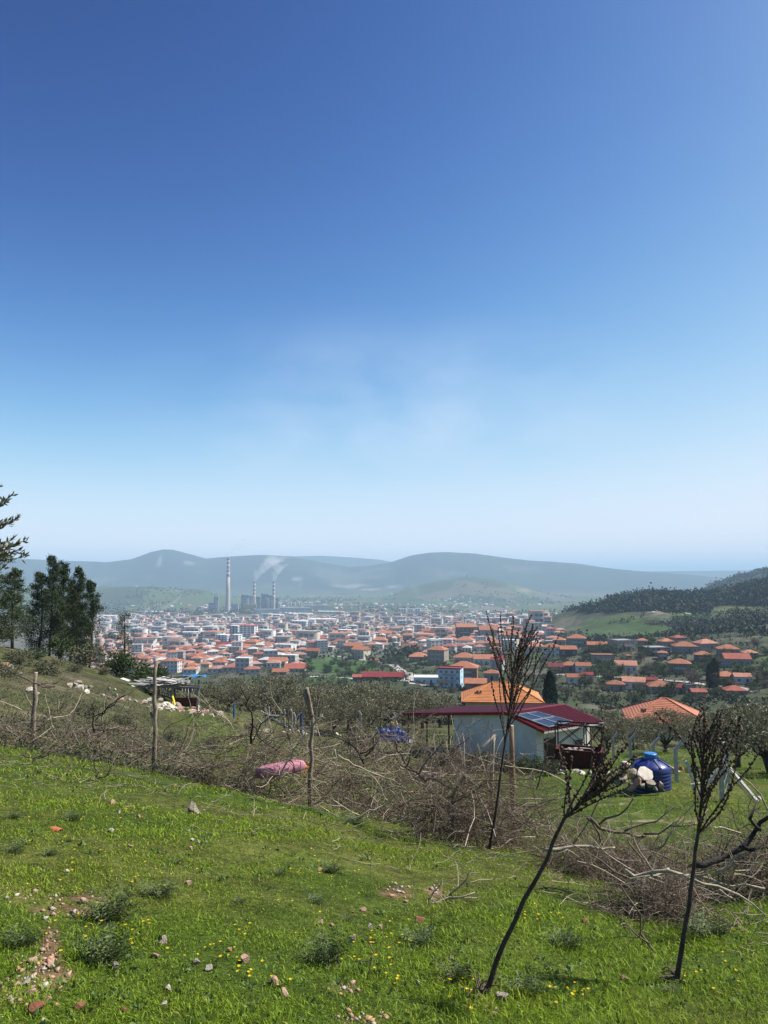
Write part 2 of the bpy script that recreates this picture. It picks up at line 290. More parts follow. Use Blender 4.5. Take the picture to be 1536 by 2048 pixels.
def build_ground():
    uo = np.concatenate([np.linspace(-1.9, -.66, 40)[:-1], np.linspace(-.66, .66, 300), np.linspace(.66, 1.9, 40)[1:]])
    yo = np.concatenate([[-60, -30, -12, -5, -2, 0, .8], np.exp(np.linspace(math.log(1.5), math.log(13000), 470)), [15000, 20000, 30000, 45000, 70000]])
    U, Y = np.meshgrid(uo, yo); X = U * np.maximum(Y, 4.0)
    X = np.where(Y < 4, U * (4 + np.maximum(0, -Y) * .9), X); Z = ground_z(X, Y)
    Z = np.where(Y > 12600, -151.0, Z)
    n, m = Y.shape; idx = np.arange(n * m).reshape(n, m)
    F = np.stack([idx[:-1, :-1], idx[:-1, 1:], idx[1:, 1:], idx[1:, :-1]], -1).reshape(-1, 4)
    px, py = to_px((X, np.maximum(Y, .5), Z))
    # ground cover by where it lies: meadow, scrubby slope, village earth, plain, hillside woods
    def mix(a, b, t): return a * (1 - t[..., None]) + np.array(b) * t[..., None]
    f1 = fbm(X * .5, Y * .5, 4, 71); f2 = fbm(X * .05, Y * .05, 4, 72); f3 = fbm(X * .004, Y * .004, 4, 73); f4 = fbm(X * .0012, Y * .0012, 4, 74)
    C = np.zeros(Y.shape + (3,)) + np.array([.060, .090, .013])
    C = mix(C, (.088, .098, .022), sstep(.45, .7, f1))
    C = mix(C, (.045, .075, .011), sstep(.55, .3, f1) * .6)
    scrub = sstep(9, 17, Y) * sstep(420, 250, px) + sstep(46, 60, Y); scrub = np.clip(scrub, 0, 1)
    C = mix(C, (.090, .088, .042), scrub * (1 - .45 * sstep(.42, .62, fbm(X * .25, Y * .25, 3, 75))))
    C = mix(C, (.16, .135, .085), sstep(12, 20, Y) * sstep(80, 60, Y) * sstep(420, 250, px) * sstep(.56, .68, fbm(X * .5, Y * .7, 4, 76)) * .8)
    vil = sstep(90, 200, Y)
    C = mix(C, (.050, .058, .030), vil)
    C = mix(C, (.105, .10, .072), vil * sstep(.5, .68, f2))
    C = mix(C, (.060, .105, .028), vil * sstep(.55, .75, fbm(X * .018, Y * .018, 3, 77)) * (1 - sstep(1200, 2000, Y)))
    g = ellmask(px, py, 690, 1325, 95, 24) * vil * (Y < 900); C = mix(C, (.050, .105, .022), g * .9)
    g = ellmask(px, py, 1255, 1262, 95, 14) * vil * (Y < 1000); C = mix(C, (.062, .098, .030), g)
    g = ellmask(px, py, 1340, 1222, 45, 5) * vil; C = mix(C, (.30, .25, .16), g)
    g = ellmask(px, py, 1320, 1217, 22, 5) * vil; C = mix(C, (.34, .30, .22), g)
    g = ellmask(px, py, 1480, 1222, 60, 12) * vil; C = mix(C, (.10, .12, .045), g)
    town = sstep(620, 900, Y) * sstep(3000, 2600, Y) * sstep(1120, 1020, px); C = mix(C, (.14, .135, .115), town * .85)
    plain = sstep(2500, 3000, Y); C = mix(C, (.062, .078, .045), plain)
    far = sstep(5600, 6600, Y); C = mix(C, (.028, .038, .030), far * (.75 + .25 * (f4 > .5)))
    C = mix(C, (.10, .10, .07), far * sstep(.60, .74, fbm(X * .0022, Y * .0022, 4, 78)) * .7)
    for cx, cy, rx, ry in ((320,1120,5,6),(322,1131,8,3),(375,1127,11,3),(700,1172,55,2.0),(720,1178,35,1.5),(800,1175,26,1.3),(355,1180,20,3),(785,1190,4,6),(828,1180,4,10),(598,1175,2.5,14),(605,1193,30,1.6),(592,1158,8,3)):
        g = ellmask(px + (f3 - .5) * rx * 1.2, py + (f4 - .5) * 3, cx, cy, rx, ry) * sstep(2900, 3200, Y); C = mix(C, (.21, .20, .175), g)
    g = ellmask(px, py, 930, 1172, 120, 22) * (Y > 4000) * (Y < 5700); C = mix(C, (.075, .088, .040), g * .8)
    g = ellmask(px, py, 1045, 1182, 14, 5) * (Y > 4000) * (Y < 5700); C = mix(C, (.36, .27, .2), g * sstep(.4, .6, f3))
    so = soil_at(X, Y, Z); C = mix(C, (.20, .115, .070), so * .85 * (Y < 9)); C = mix(C, (.30, .25, .15), so * .8 * (Y >= 9) * sstep(.40, .60, fbm(X * 1.2, Y * 2.5, 3, 79)))
    me = np_mesh('ground', np.stack([X, Y, Z], -1).reshape(-1, 3), F, smooth=True)
    ca = me.color_attributes.new('cover', 'FLOAT_COLOR', 'POINT')
    fields = (plain * (1 - far)).ravel()
    ca.data.foreach_set('color', np.concatenate([C.reshape(-1, 3), fields[:, None]], 1).astype(np.float32).ravel())
    mt = bpy.data.materials.new('ground_cover'); nn, l = nodes(mt); b = nn['Principled BSDF']; b.inputs['Roughness'].default_value = .95; b.inputs['Specular IOR Level'].default_value = .1
    at = nn.new('ShaderNodeAttribute'); at.attribute_name = 'cover'; ge = nn.new('ShaderNodeNewGeometry')
    out = at.outputs['Color']
    for s, lo, hi in ((45.0, .45, 1.55), (9.0, .6, 1.4), (1.7, .70, 1.30), (.12, .72, 1.28), (.012, .75, 1.25)):
        z = nn.new('ShaderNodeTexNoise'); z.inputs['Scale'].default_value = s; z.inputs['Detail'].default_value = 4; l.new(ge.outputs['Position'], z.inputs['Vector'])
        mr = nn.new('ShaderNodeMapRange'); mr.inputs[1].default_value = .3; mr.inputs[2].default_value = .7; mr.inputs[3].default_value = lo; mr.inputs[4].default_value = hi; l.new(z.outputs[0], mr.inputs[0])
        q = nn.new('ShaderNodeVectorMath'); q.operation = 'SCALE'; l.new(out, q.inputs[0]); l.new(mr.outputs[0], q.inputs['Scale']); out = q.outputs[0]
    vo = nn.new('ShaderNodeTexVoronoi'); vo.inputs['Scale'].default_value = .0042; mpg = nn.new('ShaderNodeMapping'); mpg.inputs['Scale'].default_value = (1, .55, 0); l.new(ge.outputs['Position'], mpg.inputs[0]); l.new(mpg.outputs[0], vo.inputs['Vector'])
    rp = nn.new('ShaderNodeValToRGB'); rp.color_ramp.interpolation = 'CONSTANT'
    for i, (p, c) in enumerate(((0, (.05, .075, .035)), (.22, (.075, .11, .04)), (.4, (.13, .115, .08)), (.55, (.045, .06, .035)), (.7, (.09, .12, .045)), (.85, (.17, .15, .11)))):
        e = rp.color_ramp.elements[i] if i < 2 else rp.color_ramp.elements.new(p); e.position = p; e.color = (*c, 1)
    l.new(vo.outputs['Color'], rp.inputs[0])
    q = nn.new('ShaderNodeMix'); q.data_type = 'RGBA'; mf = nn.new('ShaderNodeMath'); mf.operation = 'MULTIPLY'; mf.inputs[1].default_value = .65; l.new(at.outputs['Alpha'], mf.inputs[0]); l.new(mf.outputs[0], q.inputs[0]); l.new(out, q.inputs[6]); l.new(rp.outputs[0], q.inputs[7])
    l.new(q.outputs[2], b.inputs['Base Color'])
    bz = nn.new('ShaderNodeTexNoise'); bz.inputs['Scale'].default_value = 18; bz.inputs['Detail'].default_value = 5; l.new(ge.outputs['Position'], bz.inputs['Vector'])
    bp = nn.new('ShaderNodeBump'); bp.inputs['Strength'].default_value = .6; bp.inputs['Distance'].default_value = .03; l.new(bz.outputs[0], bp.inputs['Height']); l.new(bp.outputs[0], b.inputs['Normal'])
    me.materials.append(mt); return tag(ob('ground', me), 'grassy hillside falling to a wide valley floor and far hills', None, None, 'structure')
build_ground()
# ------------------------------------------------------------------ the air
def build_haze():
    mb = MB(); mb.box((0, 24000, 85), (100000, 60000, 480))
    m = bpy.data.materials.new('haze_air'); n, l = nodes(m); n.remove(n['Principled BSDF']); v = n.new('ShaderNodeVolumePrincipled')
    v.inputs['Color'].default_value = (.56, .79, 1.0, 1); v.inputs['Density'].default_value = 1.15e-4; v.inputs['Anisotropy'].default_value = 0.0
    l.new(v.outputs[0], n['Material Output'].inputs['Volume']); m.cycles.homogeneous_volume = True
    tag(mb.obj('haze', m), 'pale blue haze over the valley', None, None, 'stuff')
build_haze()
# ------------------------------------------------------------------ meadow
MB_GRASS = M('grass_blade', (.265, .350, .034), (.180, .280, .024), scale=.6, rough=.65, spec=.12, island=.5, trans=.35)
def build_grass():
    N = 640000; g = np.random.default_rng(5)
    u = g.uniform(-.72, .72, N); a, b = 1 / 2.0, 1 / 52.0; Y = 1 / (b + (a - b) * g.random(N)); X = u * Y; Z = ground_z(X, Y)
    px, py = to_px((X, Y, Z)); so = soil_at(X, Y, Z)
    left = (px < 420) & (Y > 13); lush = fbm(X * .8, Y * .8, 3, 82); thin = fbm(X * 3.1, Y * 3.1, 2, 83)
    keep = (g.random(N) > so * 1.15) & ((Y < 14) | (~left & (Y < 50)) | (g.random(N) < .12)) & (g.random(N) < .42 + .6 * sstep(.3, .6, thin) * sstep(.15, .5, lush))
    X, Y, Z, lush = X[keep], Y[keep], Z[keep], lush[keep]; N = len(X)
    L = (.013 + .034 * g.random(N) ** 2) * (.45 + 1.25 * sstep(.3, .75, lush)) * (1 + sstep(6, 30, Y) * 2.2)
    W = np.maximum(.0021, Y * .00052) * g.uniform(.7, 1.4, N)
    th = g.uniform(0, 2 * np.pi, N); ph = g.uniform(0, 2 * np.pi, N); lean = g.uniform(.2, 1.5, N)
    c = np.stack([X, Y, Z - .002], 1); s = np.stack([np.cos(th), np.sin(th), 0 * th], 1) * W[:, None]
    d = np.stack([np.cos(ph) * lean, np.sin(ph) * lean, 0 * ph], 1)
    m = c + (d * .45 + [0, 0, .55]) * L[:, None]; t = c + (d * 1.0 + [0, 0, .8]) * L[:, None]
    V = np.stack([c, m + s, t, m - s], 1).reshape(-1, 3); k = np.arange(N) * 4
    me = np_mesh('grass', V, np.stack([k, k + 1, k + 2, k + 3], 1), [MB_GRASS, M('straw_blade', (.36, .30, .11), (.26, .21, .07), scale=3, rough=.8, island=.4, trans=.2)], (g.random(N) < .02 + .14 * sstep(.52, .75, fbm(X * .45, Y * .45, 3, 84))).astype(int))
    tag(ob('grass', me), 'short fresh green meadow grass in the foreground', None, None, 'stuff')
build_grass()
# ------------------------------------------------------------------ flowers
YEL = M('yellow_petal', (.85, .62, .02), (.75, .50, .01), scale=30, rough=.5, trans=.3); STEMG = M('flower_stem', (.08, .15, .03), rough=.6)
def flower_geo(n=8, r=.011):
    V = []; F = []
    for i in range(n):
        a = 2 * math.pi * i / n; w = math.pi / n * .95; k = len(V)
        V += [(0, 0, 0), (math.cos(a - w) * r * .6, math.sin(a - w) * r * .6, .003), (math.cos(a) * r, math.sin(a) * r, .004), (math.cos(a + w) * r * .6, math.sin(a + w) * r * .6, .003)]; F.append((k, k + 1, k + 2, k + 3))
    return np.array(V), np.array(F)
def flowers():
    g = np.random.default_rng(9); pts = []
    cl = [(200,1830,90,60),(260,1880,80,40),(330,1770,110,40),(160,1700,150,60),(640,1800,160,70),(740,1920,70,40),(620,1740,120,40),(1090,1830,70,25),(780,1880,60,30),(520,1960,70,30),(100,1650,100,40),(900,1990,80,40),(420,1900,60,40),(1400,1960,90,50),(1150,1990,60,30),(420,1640,300,40),(250,1560,260,30)]
    for cx, cy, sx, sy in cl:
        for _ in range(13): pts.append((g.normal(cx, sx * .6), g.normal(cy, sy * .6)))
    pts = [p for p in pts if 1535 < p[1] < 2060 and -20 < p[0] < 1550]
    P3 = [hit(*p) for p in pts]; P3 = [p for p in P3 if p[1] < 14]; P3.sort(key=lambda p: p[1])
    V, F = flower_geo(); stem = MB().tube([(0, 0, 0), (.003, 0, .03), (0, 0, .055)], .0018, 4)
    big = MB(); big.add((V + [0, 0, .055]).tolist(), F.tolist(), 0); bm = big.mesh('flower_head', [YEL])
    sm = stem.mesh('flower_stem', [STEMG])
    for p in P3[:46]:
        r = empty('yellow_flower', p, g.uniform(0, 6), 'small yellow daisy-like flower open among the near grass', 'flower', 'yellow flowers in the near grass'); k = g.uniform(.75, 1.35)
        r.scale = (k, k, k * g.uniform(.4, 1)); h = ob('flower_head', bm, r); h.rotation_euler = (g.uniform(-.3, .1), g.uniform(-.3, .3), 0); ob('stem', sm, r)
    VV = []; FF = []; n = 0
    for p in P3[46:]:
        k = g.uniform(.7, 1.2) * max(1, p[1] / 7); VV.append(V * k + np.array(p) + [0, 0, .035]); FF.append(F + n); n += len(V)
    tag(ob('yellow_flowers', np_mesh('yellow_flowers', np.concatenate(VV), np.concatenate(FF), YEL)), 'many tiny yellow flowers sprinkled over the meadow further off', None, None, 'stuff')
flowers()
# ------------------------------------------------------------------ thistle rosettes and weeds
THI = M('thistle_leaf', (.130, .165, .058), (.070, .100, .032), scale=6, rough=.6, spec=.3, island=.4, trans=.2)
def weed_mesh(seed, n=80):
    g = np.random.default_rng(seed); V = []; F = []; k = 0
    for i in range(n):
        a = g.uniform(0, 2 * np.pi); el = g.uniform(.2, 1.4); L = g.uniform(.4, 1.0); S = 7
        t = np.linspace(0, 1, S); r = L * t * math.cos(el * .8); z = L * (t * math.sin(el) - t ** 2 * .35 * (1.4 - el))
        o = g.normal(0, .16, 2); C = np.stack([o[0] + r * math.cos(a), o[1] + r * math.sin(a), z], 1)
        s = np.array([-math.sin(a), math.cos(a), 0]); w = .15 * np.sin(np.pi * (t * .9 + .08)) ** .8
        for j in range(S):                                # toothed, divided blade: lobes stand out left and right
            for sg in (-1, 1):
                lob = w[j] * g.uniform(.7, 1.6); d = np.array([math.cos(a), math.sin(a), 0]) * .10 * g.uniform(.3, 1)
                q = C[j]; V += [q - s * .004 * sg, q + d * .6 + s * sg * lob * .5 + [0, 0, .03], q + d + s * sg * lob + [0, 0, g.uniform(-.03, .08)], q + d * .1 + s * sg * lob * .45]; F.append((k, k + 1, k + 2, k + 3)); k += 4
    return np_mesh('leaves', np.array(V), np.array(F), THI)
WEEDM = [weed_mesh(100 + i) for i in range(4)]
WEEDS = [ # px, py, width px, height factor, label
 (215,1840,120,.75,'large grey-green thistle clump beside the gravelly soil on the left'),(210,1925,130,.8,'wide dark thistle clump low on the left below the yellow flowers'),(40,1895,95,.85,'dark thistle clump cut by the left picture edge'),
 (320,1790,90,.55,'grey-green thistle between the soil patch and the meadow centre'),(650,1925,105,.85,'dark bushy thistle in the bottom centre of the meadow'),(665,1745,52,.7,'small dark thistle beside a round orange stone'),(555,1750,50,.45,'flat pale thistle rosette in the middle of the meadow'),
 (630,1805,60,.45,'loose pale thistle below the small dark one'),(840,1890,90,.5,'low thistle patch with yellow flowers right of centre'),(920,1960,85,.9,'thick thistle at the foot of the leaning dry stalk'),(1130,1895,95,.6,'dark thistle clump between the two dry stalks'),(1055,1985,110,.55,'broad thistle patch right of the leaning dry stalk foot'),
 (30,1705,60,.6,'thistle at the left edge below the roof tile shard'),(100,1710,45,.55,'smaller thistle just right of the left-edge one'),(140,1640,60,.45,'grey weed clump above the roof tile shard'),(25,1635,50,.45,'weed clump by the left edge near the brush'),(710,1650,75,.45,'weed clump at the foot of the brush pile'),
 (1420,1870,120,.5,'spreading weeds right of the upright dry stalk'),(475,1805,40,.45,'tiny thistle rosette in open grass'),(350,1725,45,.35,'flat weed rosette near the white stones'),(1500,1720,80,.7,'weeds under the branch heap at the right edge'),(690,1840,40,.4,'small flat weed by two pale stones'),(1340,1985,60,.4,'weeds in front of the upright dry stalk')]
for i, (x, y, w, h, lb) in enumerate(WEEDS):
    p = hit(x, y); s = w * p[1] / FPX * .62
    r = empty('thistle_plant', p - Vector((0, 0, .01)), i * 1.7, lb, 'weed', 'thistles and weeds in the meadow'); r.scale = (s, s, s * min(1.2, h * 1.5)); ob('leaves', WEEDM[i % 4], r)
# ------------------------------------------------------------------ trees: a few of each kind, then copies
BARK = M('bark', (.10, .085, .068), (.05, .042, .035), scale=9, rough=.95, bump=.8); PBARK = M('pine_bark', (.085, .070, .058), (.045, .036, .030), scale=8, rough=.95, bump=.7)
OLV = M('olive_leaf', (.190, .180, .105), (.115, .115, .062), scale=2.2, rough=.55, spec=.3, island=.5, trans=.12, objvar=0)
PIN = M('pine_needle', (.062, .085, .032), (.032, .048, .018), scale=3, rough=.6, spec=.25, island=.45, trans=.08)
CYP = M('cypress_leaf', (.020, .036, .017), (.010, .019, .010), scale=6, rough=.7, island=.4)
GRN = M('bush_leaf', (.060, .095, .026), (.030, .052, .018), scale=2, rough=.65, island=.45, trans=.15)
GRY = M('grey_scrub_leaf', (.125, .125, .072), (.075, .080, .045), scale=2, rough=.8, island=.45, trans=.1)
TWG = M('twig_grey', (.165, .135, .105), (.085, .068, .055), scale=5, rough=.9, island=.35)
def tree_olive(seed):
    g = np.random.default_rng(seed); mb = MB()
    tip = []; lean = g.normal(0, .03, 2)
    mb.tube([(0, 0, -.03), (lean[0], lean[1], .10), (lean[0] * 1.5, lean[1] * 1.5, .22)], [.055, .04, .045], 8)
    for i in range(6):
        a = i * 1.05 + g.uniform(-.3, .3); e = Vector((lean[0] + math.cos(a) * g.uniform(.2, .38), lean[1] + math.sin(a) * g.uniform(.2, .38), g.uniform(.45, .72)))
        s = Vector((lean[0] * 1.5, lean[1] * 1.5, .2)); mid = s.lerp(e, .5) + Vector((g.normal(0, .03), g.normal(0, .03), -.03)); mb.tube([s, mid, e], [.03, .018, .006], 5); tip += [mid, e]
        for k in range(3):
            e2 = e + Vector((g.normal(0, .12), g.normal(0, .12), g.uniform(.0, .2))); mb.tube([mid.lerp(e, .6), e2], [.009, .003], 4); tip.append(e2)
    n = 5600; cl = 46; cc = []
    for k in range(cl):
        a = g.uniform(0, 2 * np.pi); rr = .50 * math.sqrt(g.random()); z = g.uniform(.30, .93); rr *= math.sqrt(max(.12, 1 - ((z - .58) / .42) ** 2)); cc.append((rr * math.cos(a), rr * math.sin(a), z))
    cc = np.array(cc); idx = g.integers(0, cl, n); c = cc[idx] + g.normal(0, .062, (n, 3)) * [1, 1, .85]
    out = c - [0, 0, .5]; V, F = cards(c, g.uniform(.030, .055, n), .30, .35, g, out * 1.2)
    return mb.mesh('trunk', BARK, True), np_mesh('crown', V, F, OLV)
def tree_pine(seed, wide=.23, bare=.16, n=7500):
    g = np.random.default_rng(seed); mb = MB(); bend = g.normal(0, .015, 2)
    mb.tube([(0, 0, -.03), (bend[0], bend[1], .35), (0, bend[1], .7), (0, 0, .97)], [.022, .016, .010, .003], 7)
    C = []; A = []
    for k in range(64):
        z = bare + (1 - bare) * (k + g.random()) / 64 * .98; a = g.uniform(0, 2 * np.pi); L = wide * (1.02 - z) ** .62 * g.uniform(.65, 1.25) + .02; up = g.uniform(.0, .45)
        s = np.array([0, 0, z]); e = s + [math.cos(a) * L, math.sin(a) * L, L * up]; mid = (s + e) / 2 - [0, 0, .1 * L]
        mb.tube([s, mid, e], [.005 * (1.1 - z) + .001, .003, .001], 3, caps=False)
        m = int(n / 64); t = g.random(m) ** .6; q = s + (e - s) * t[:, None]; q = q + g.normal(0, 1, (m, 3)) * (.012 + .028 * (1.1 - z)) * [1, 1, .75]; C.append(q); A.append(np.repeat(((e - s) / L * .8)[None], m, 0))
    C = np.concatenate(C); A = np.concatenate(A); V, F = cards(C, g.uniform(.014, .032, len(C)), .32, .5, g, A)
    return mb.mesh('trunk', PBARK, True), np_mesh('crown', V, F, PIN)
def tree_cyp(seed):
    g = np.random.default_rng(seed); mb = MB(); mb.tube([(0, 0, -.02), (0, 0, .3), (0, 0, .9)], [.018, .014, .004], 6); n = 5200
    z = g.random(n); r = .135 * np.sin(np.pi * np.clip(z * .86 + .12, 0, 1)) ** .75 * (1 + .25 * (fbm(z * 9, np.zeros(n) + seed, 2) - .5)) * np.sqrt(g.uniform(.35, 1.08, n)); a = g.uniform(0, 2 * np.pi, n)
    c = np.stack([r * np.cos(a), r * np.sin(a), .03 + z * .93], 1); V, F = cards(c, g.uniform(.02, .045, n), .4, 2.2, g)
    return mb.mesh('trunk', PBARK, True), np_mesh('crown', V, F, CYP)
def tree_bush(seed, mat, n=1500, flat=.8, size=(.05, .11)):
    g = np.random.default_rng(seed); mb = MB(); mb.tube([(0, 0, -.05), (.01, 0, .2), (0, .02, .5)], [.035, .025, .008], 5)
    for k in range(4): a = g.uniform(0, 6.28); mb.tube([(0, 0, .12), (math.cos(a) * .25, math.sin(a) * .25, .5)], [.018, .005], 4)
    cl = 20; cc = []
    for k in range(cl):
        a = g.uniform(0, 2 * np.pi); z = g.uniform(.12, .85); rr = .46 * math.sqrt(g.random()) * math.sqrt(max(.1, 1 - ((z - .45) / .58) ** 2)); cc.append((rr * math.cos(a), rr * math.sin(a), z))
    cc = np.array(cc); c = cc[g.integers(0, cl, n)] + g.normal(0, .085, (n, 3)); c[:, 2] = np.abs(c[:, 2]) * flat
    V, F = cards(c, g.uniform(*size, n), .42, .3, g, (c - [0, 0, .3]) * 1.2)
    return mb.mesh('trunk', BARK, True), np_mesh('crown', V, F, mat)
def tree_bare(seed):
    g = np.random.default_rng(seed); mb = MB(); mb.tube([(0, 0, -.03), (.01, 0, .2), (0, .01, .4)], [.03, .022, .016], 5)
    N = 26; st = np.stack([g.normal(0, .01, N), g.normal(0, .01, N), g.uniform(.18, .42, N)], 1); d = np.stack([g.normal(0, .6, N), g.normal(0, .6, N), g.uniform(.5, 1.2, N)], 1)
    A = curvy(st, d, g.uniform(.3, .55, N), 6, .14, 0, g); N2 = 420; pi = g.integers(0, N, N2); pj = g.integers(1, 6, N2); d2 = np.stack([g.normal(0, .8, N2), g.normal(0, .8, N2), g.uniform(.1, 1, N2)], 1); B = curvy(A[pi, pj], d2, g.uniform(.10, .24, N2), 4, .2, 0, g)
    V1, F1 = tubes(A, np.linspace(.010, .004, 6)[None].repeat(N, 0), 4); V2, F2 = tubes(B, np.linspace(.0045, .002, 4)[None].repeat(N2, 0), 3)
    return mb.mesh('trunk', BARK, True), np_mesh('crown', np.concatenate([V1, V2]), np.concatenate([F1, F2 + len(V1)]), TWG)
KIND = {'olive_tree': [tree_olive(i) for i in (1, 2, 3, 4)], 'pine_tree': [tree_pine(11, .25, .14, 12000), tree_pine(12, .22, .2, 11000), tree_pine(13, .29, .05, 14000)], 'young_pine_tree': [tree_pine(14, .26, .12, 2600)], 'cypress_tree': [tree_cyp(21), tree_cyp(22)],
 'green_bush': [tree_bush(31, GRN), tree_bush(32, GRN)], 'scrub_bush': [tree_bush(33, GRY), tree_bush(34, GRY)], 'leafy_tree': [tree_bush(35, GRN, 1700, 1.0), tree_bush(36, GRN, 1700, 1.05)], 'bare_tree': [tree_bare(41), tree_bare(42), tree_bare(43)]}
CAT = {'olive_tree': 'tree', 'pine_tree': 'tree', 'young_pine_tree': 'tree', 'cypress_tree': 'tree', 'green_bush': 'bush', 'scrub_bush': 'bush', 'leafy_tree': 'tree', 'bare_tree': 'tree'}
_tn = [0]
def tree(kind, p, H, W=1.0, label=None, group=None, rz=None, tilt=0.0):
    k = _tn[0]; _tn[0] += 1; t, c = KIND[kind][k % len(KIND[kind])]
    r = empty(kind, p, (k * 2.399) % 6.283 if rz is None else rz, label, CAT[kind], group); r.scale = (H * W, H * W, H); r.rotation_euler[1] = tilt
    ob('trunk', t, r); ob('crown', c, r); return r
def tree_px(kind, px, Y, top, W=1.0, label=None, group=None, hmax=30):
    p = G(px, Y); H = min(hmax, max(.6, float(tz(top)) * Y - p[2])); return tree(kind, p - Vector((0, 0, .02 * H)), H, W, label, group)
# ------------------------------------------------------------------ olives, pines, bushes near by
OL = [(455,62,1352,1.25,'olive tree beside the collapsed shed, first of the grove'),(545,70,1350,1.2,'olive tree behind the white pole frame'),(625,80,1362,1.15,'olive tree behind the split wooden post'),(700,78,1368,1.2,'olive tree behind the bent white fence posts'),
 (770,82,1372,1.2,'olive tree above the blue tarpaulin heap'),(845,84,1378,1.15,'olive tree at the far left corner of the red roof'),(500,88,1352,1.3,'grey-green olive tree behind the first one of the grove'),(590,96,1356,1.3,'olive tree in the back row of the grove under the dark red roofs'),(665,100,1362,1.3,'olive tree in the back row between the split post and the tarpaulin'),(740,104,1366,1.3,'olive tree in the back row under the white path'),(812,106,1374,1.2,'olive tree in the back row below the pale blue long building'),(880,104,1386,1.2,'olive tree in the back row left of the orange tiled house'),
 (480,72,1375,1.1,'lower olive tree in front of the grove by the blue pipe'),(590,66,1392,1.0,'small olive tree just left of the split post'),(665,66,1395,1.0,'small olive tree just right of the split post'),(735,68,1400,1.0,'small olive tree left of the tarpaulin heap'),(405,74,1368,1.0,'olive tree behind the shed blue sheet'),
 (1215,66,1420,1.1,'olive tree behind the right end of the red roof'),(1265,58,1428,1.1,'olive tree behind the two left concrete posts'),(1330,46,1418,1.15,'spreading olive tree behind the blue water tank'),(1405,50,1432,1.0,'olive tree behind the upright dry stalk'),(1475,34,1404,1.0,'large olive tree on the right behind the braced posts'),(1545,30,1392,1.05,'big olive tree cut by the right picture edge'),
 (1440,64,1424,1.1,'olive tree between the two large right olives'),(1510,62,1412,1.1,'olive tree high behind the right-edge olive'),(1160,84,1418,1.1,'olive tree just behind the red roof ridge on the right'),(1295,90,1428,1.2,'olive tree in front of the salmon tiled roof'),(1375,86,1428,1.2,'olive tree right of the salmon tiled roof'),(1235,96,1424,1.1,'olive tree left of the salmon tiled roof')]
for x, Y, top, W, lb in OL: tree_px('olive_tree', x, Y, top, W, lb, 'olive grove round the white house', 7)
PN = [(-25,50,1088,1.15,'tall dense pine at the left picture edge'),(25,56,1135,.95,'dense pine between the left edge and the taller pines'),(98,60,1108,.6,'tallest slim pine of the left group'),(75,64,1140,.68,'dark pine behind the tallest slim one'),(122,64,1122,.62,'pine with open crown right of the tallest one'),(152,62,1132,.64,'pine with forked top in the left group'),(178,60,1156,.6,'rightmost pine of the left group'),(140,66,1165,.8,'lower pine filling the left group')]
for x, Y, top, W, lb in PN: tree_px('pine_tree', x, Y, top, W, lb, 'pines on the left ridge')
tree_px('young_pine_tree', 246, 62, 1222, 1.0, 'thin young pine alone right of the pine group', 'pines on the left ridge')
BU = [('green_bush',118,57,1262,1.0,'round green bush at the foot of the pine group'),('scrub_bush',165,56,1275,1.3,'grey bush right below the pine group'),('green_bush',232,58,1290,1.1,'dark bush at the foot of the young pine'),('green_bush',268,58,1302,1.1,'low dark bush right of the young pine'),('green_bush',305,56,1318,1.2,'green bush above the collapsed shed'),('scrub_bush',40,44,1290,1.5,'grey scrub bush at left under the pines'),('scrub_bush',95,42,1308,1.5,'wide grey scrub bush on the left slope'),('scrub_bush',10,36,1318,1.6,'grey scrub bush at the left edge of the slope'),('scrub_bush',150,46,1322,1.3,'scrub bush in the middle of the left slope'),('green_bush',75,50,1285,1.2,'green bush between the pine trunks'),('scrub_bush',205,50,1325,1.2,'scrub bush on the ridge left of the shed'),
 ('scrub_bush',715,58,1448,1.4,'dark low bush behind the stone row'),('green_bush',735,54,1462,1.3,'dark bush left of the blue tarpaulin heap'),('scrub_bush',840,48,1478,1.0,'brown dry bush left of the white house'),('green_bush',965,40,1490,.9,'dark bush against the house front wall'),('green_bush',1058,38,1498,1.0,'dark bush by the house corner'),('scrub_bush',1100,36,1508,1.0,'dry bush left of the rusty skip'),('scrub_bush',905,41.5,1492,1.1,'grey dry bush at the left corner of the house front'),('scrub_bush',940,40.5,1498,1.2,'low grey bush under the middle of the house front wall'),('green_bush',1010,39.5,1494,1.0,'round dark bush before the brown pole and house wall'),('scrub_bush',1035,39,1500,1.1,'dry tuft between the pole and the house corner'),('scrub_bush',875,43,1488,1.2,'grey bush below the awning posts'),('scrub_bush',345,30,1455,1.6,'low grey scrub below the stone rubble'),('scrub_bush',250,30,1430,1.6,'low grey scrub left of the leaning wooden post'),('scrub_bush',420,32,1465,1.4,'low grey scrub right of the wooden post'),('scrub_bush',170,28,1410,1.6,'low scrub by the short post'),('scrub_bush',500,50,1440,1.3,'scrub below the first olive')]
for k, x, Y, top, W, lb in BU: tree_px(k, x, Y, top, W, lb, 'bushes on the near slopes', 3.5)
tree_px('cypress_tree', 1101, 150, 1338, 1.0, 'single dark cypress beside the orange tiled house', 'cypresses')
for x, yb, yt, W, lb in ((1419,1378,1328,.9,'slimmer left cypress of the pair below the village'),(1430,1380,1316,1.1,'taller right cypress of the pair below the village')):
    p = hit(x, yb, 180); tree('cypress_tree', p, (yb - yt) * p.y / FPX, W, lb, 'cypresses')
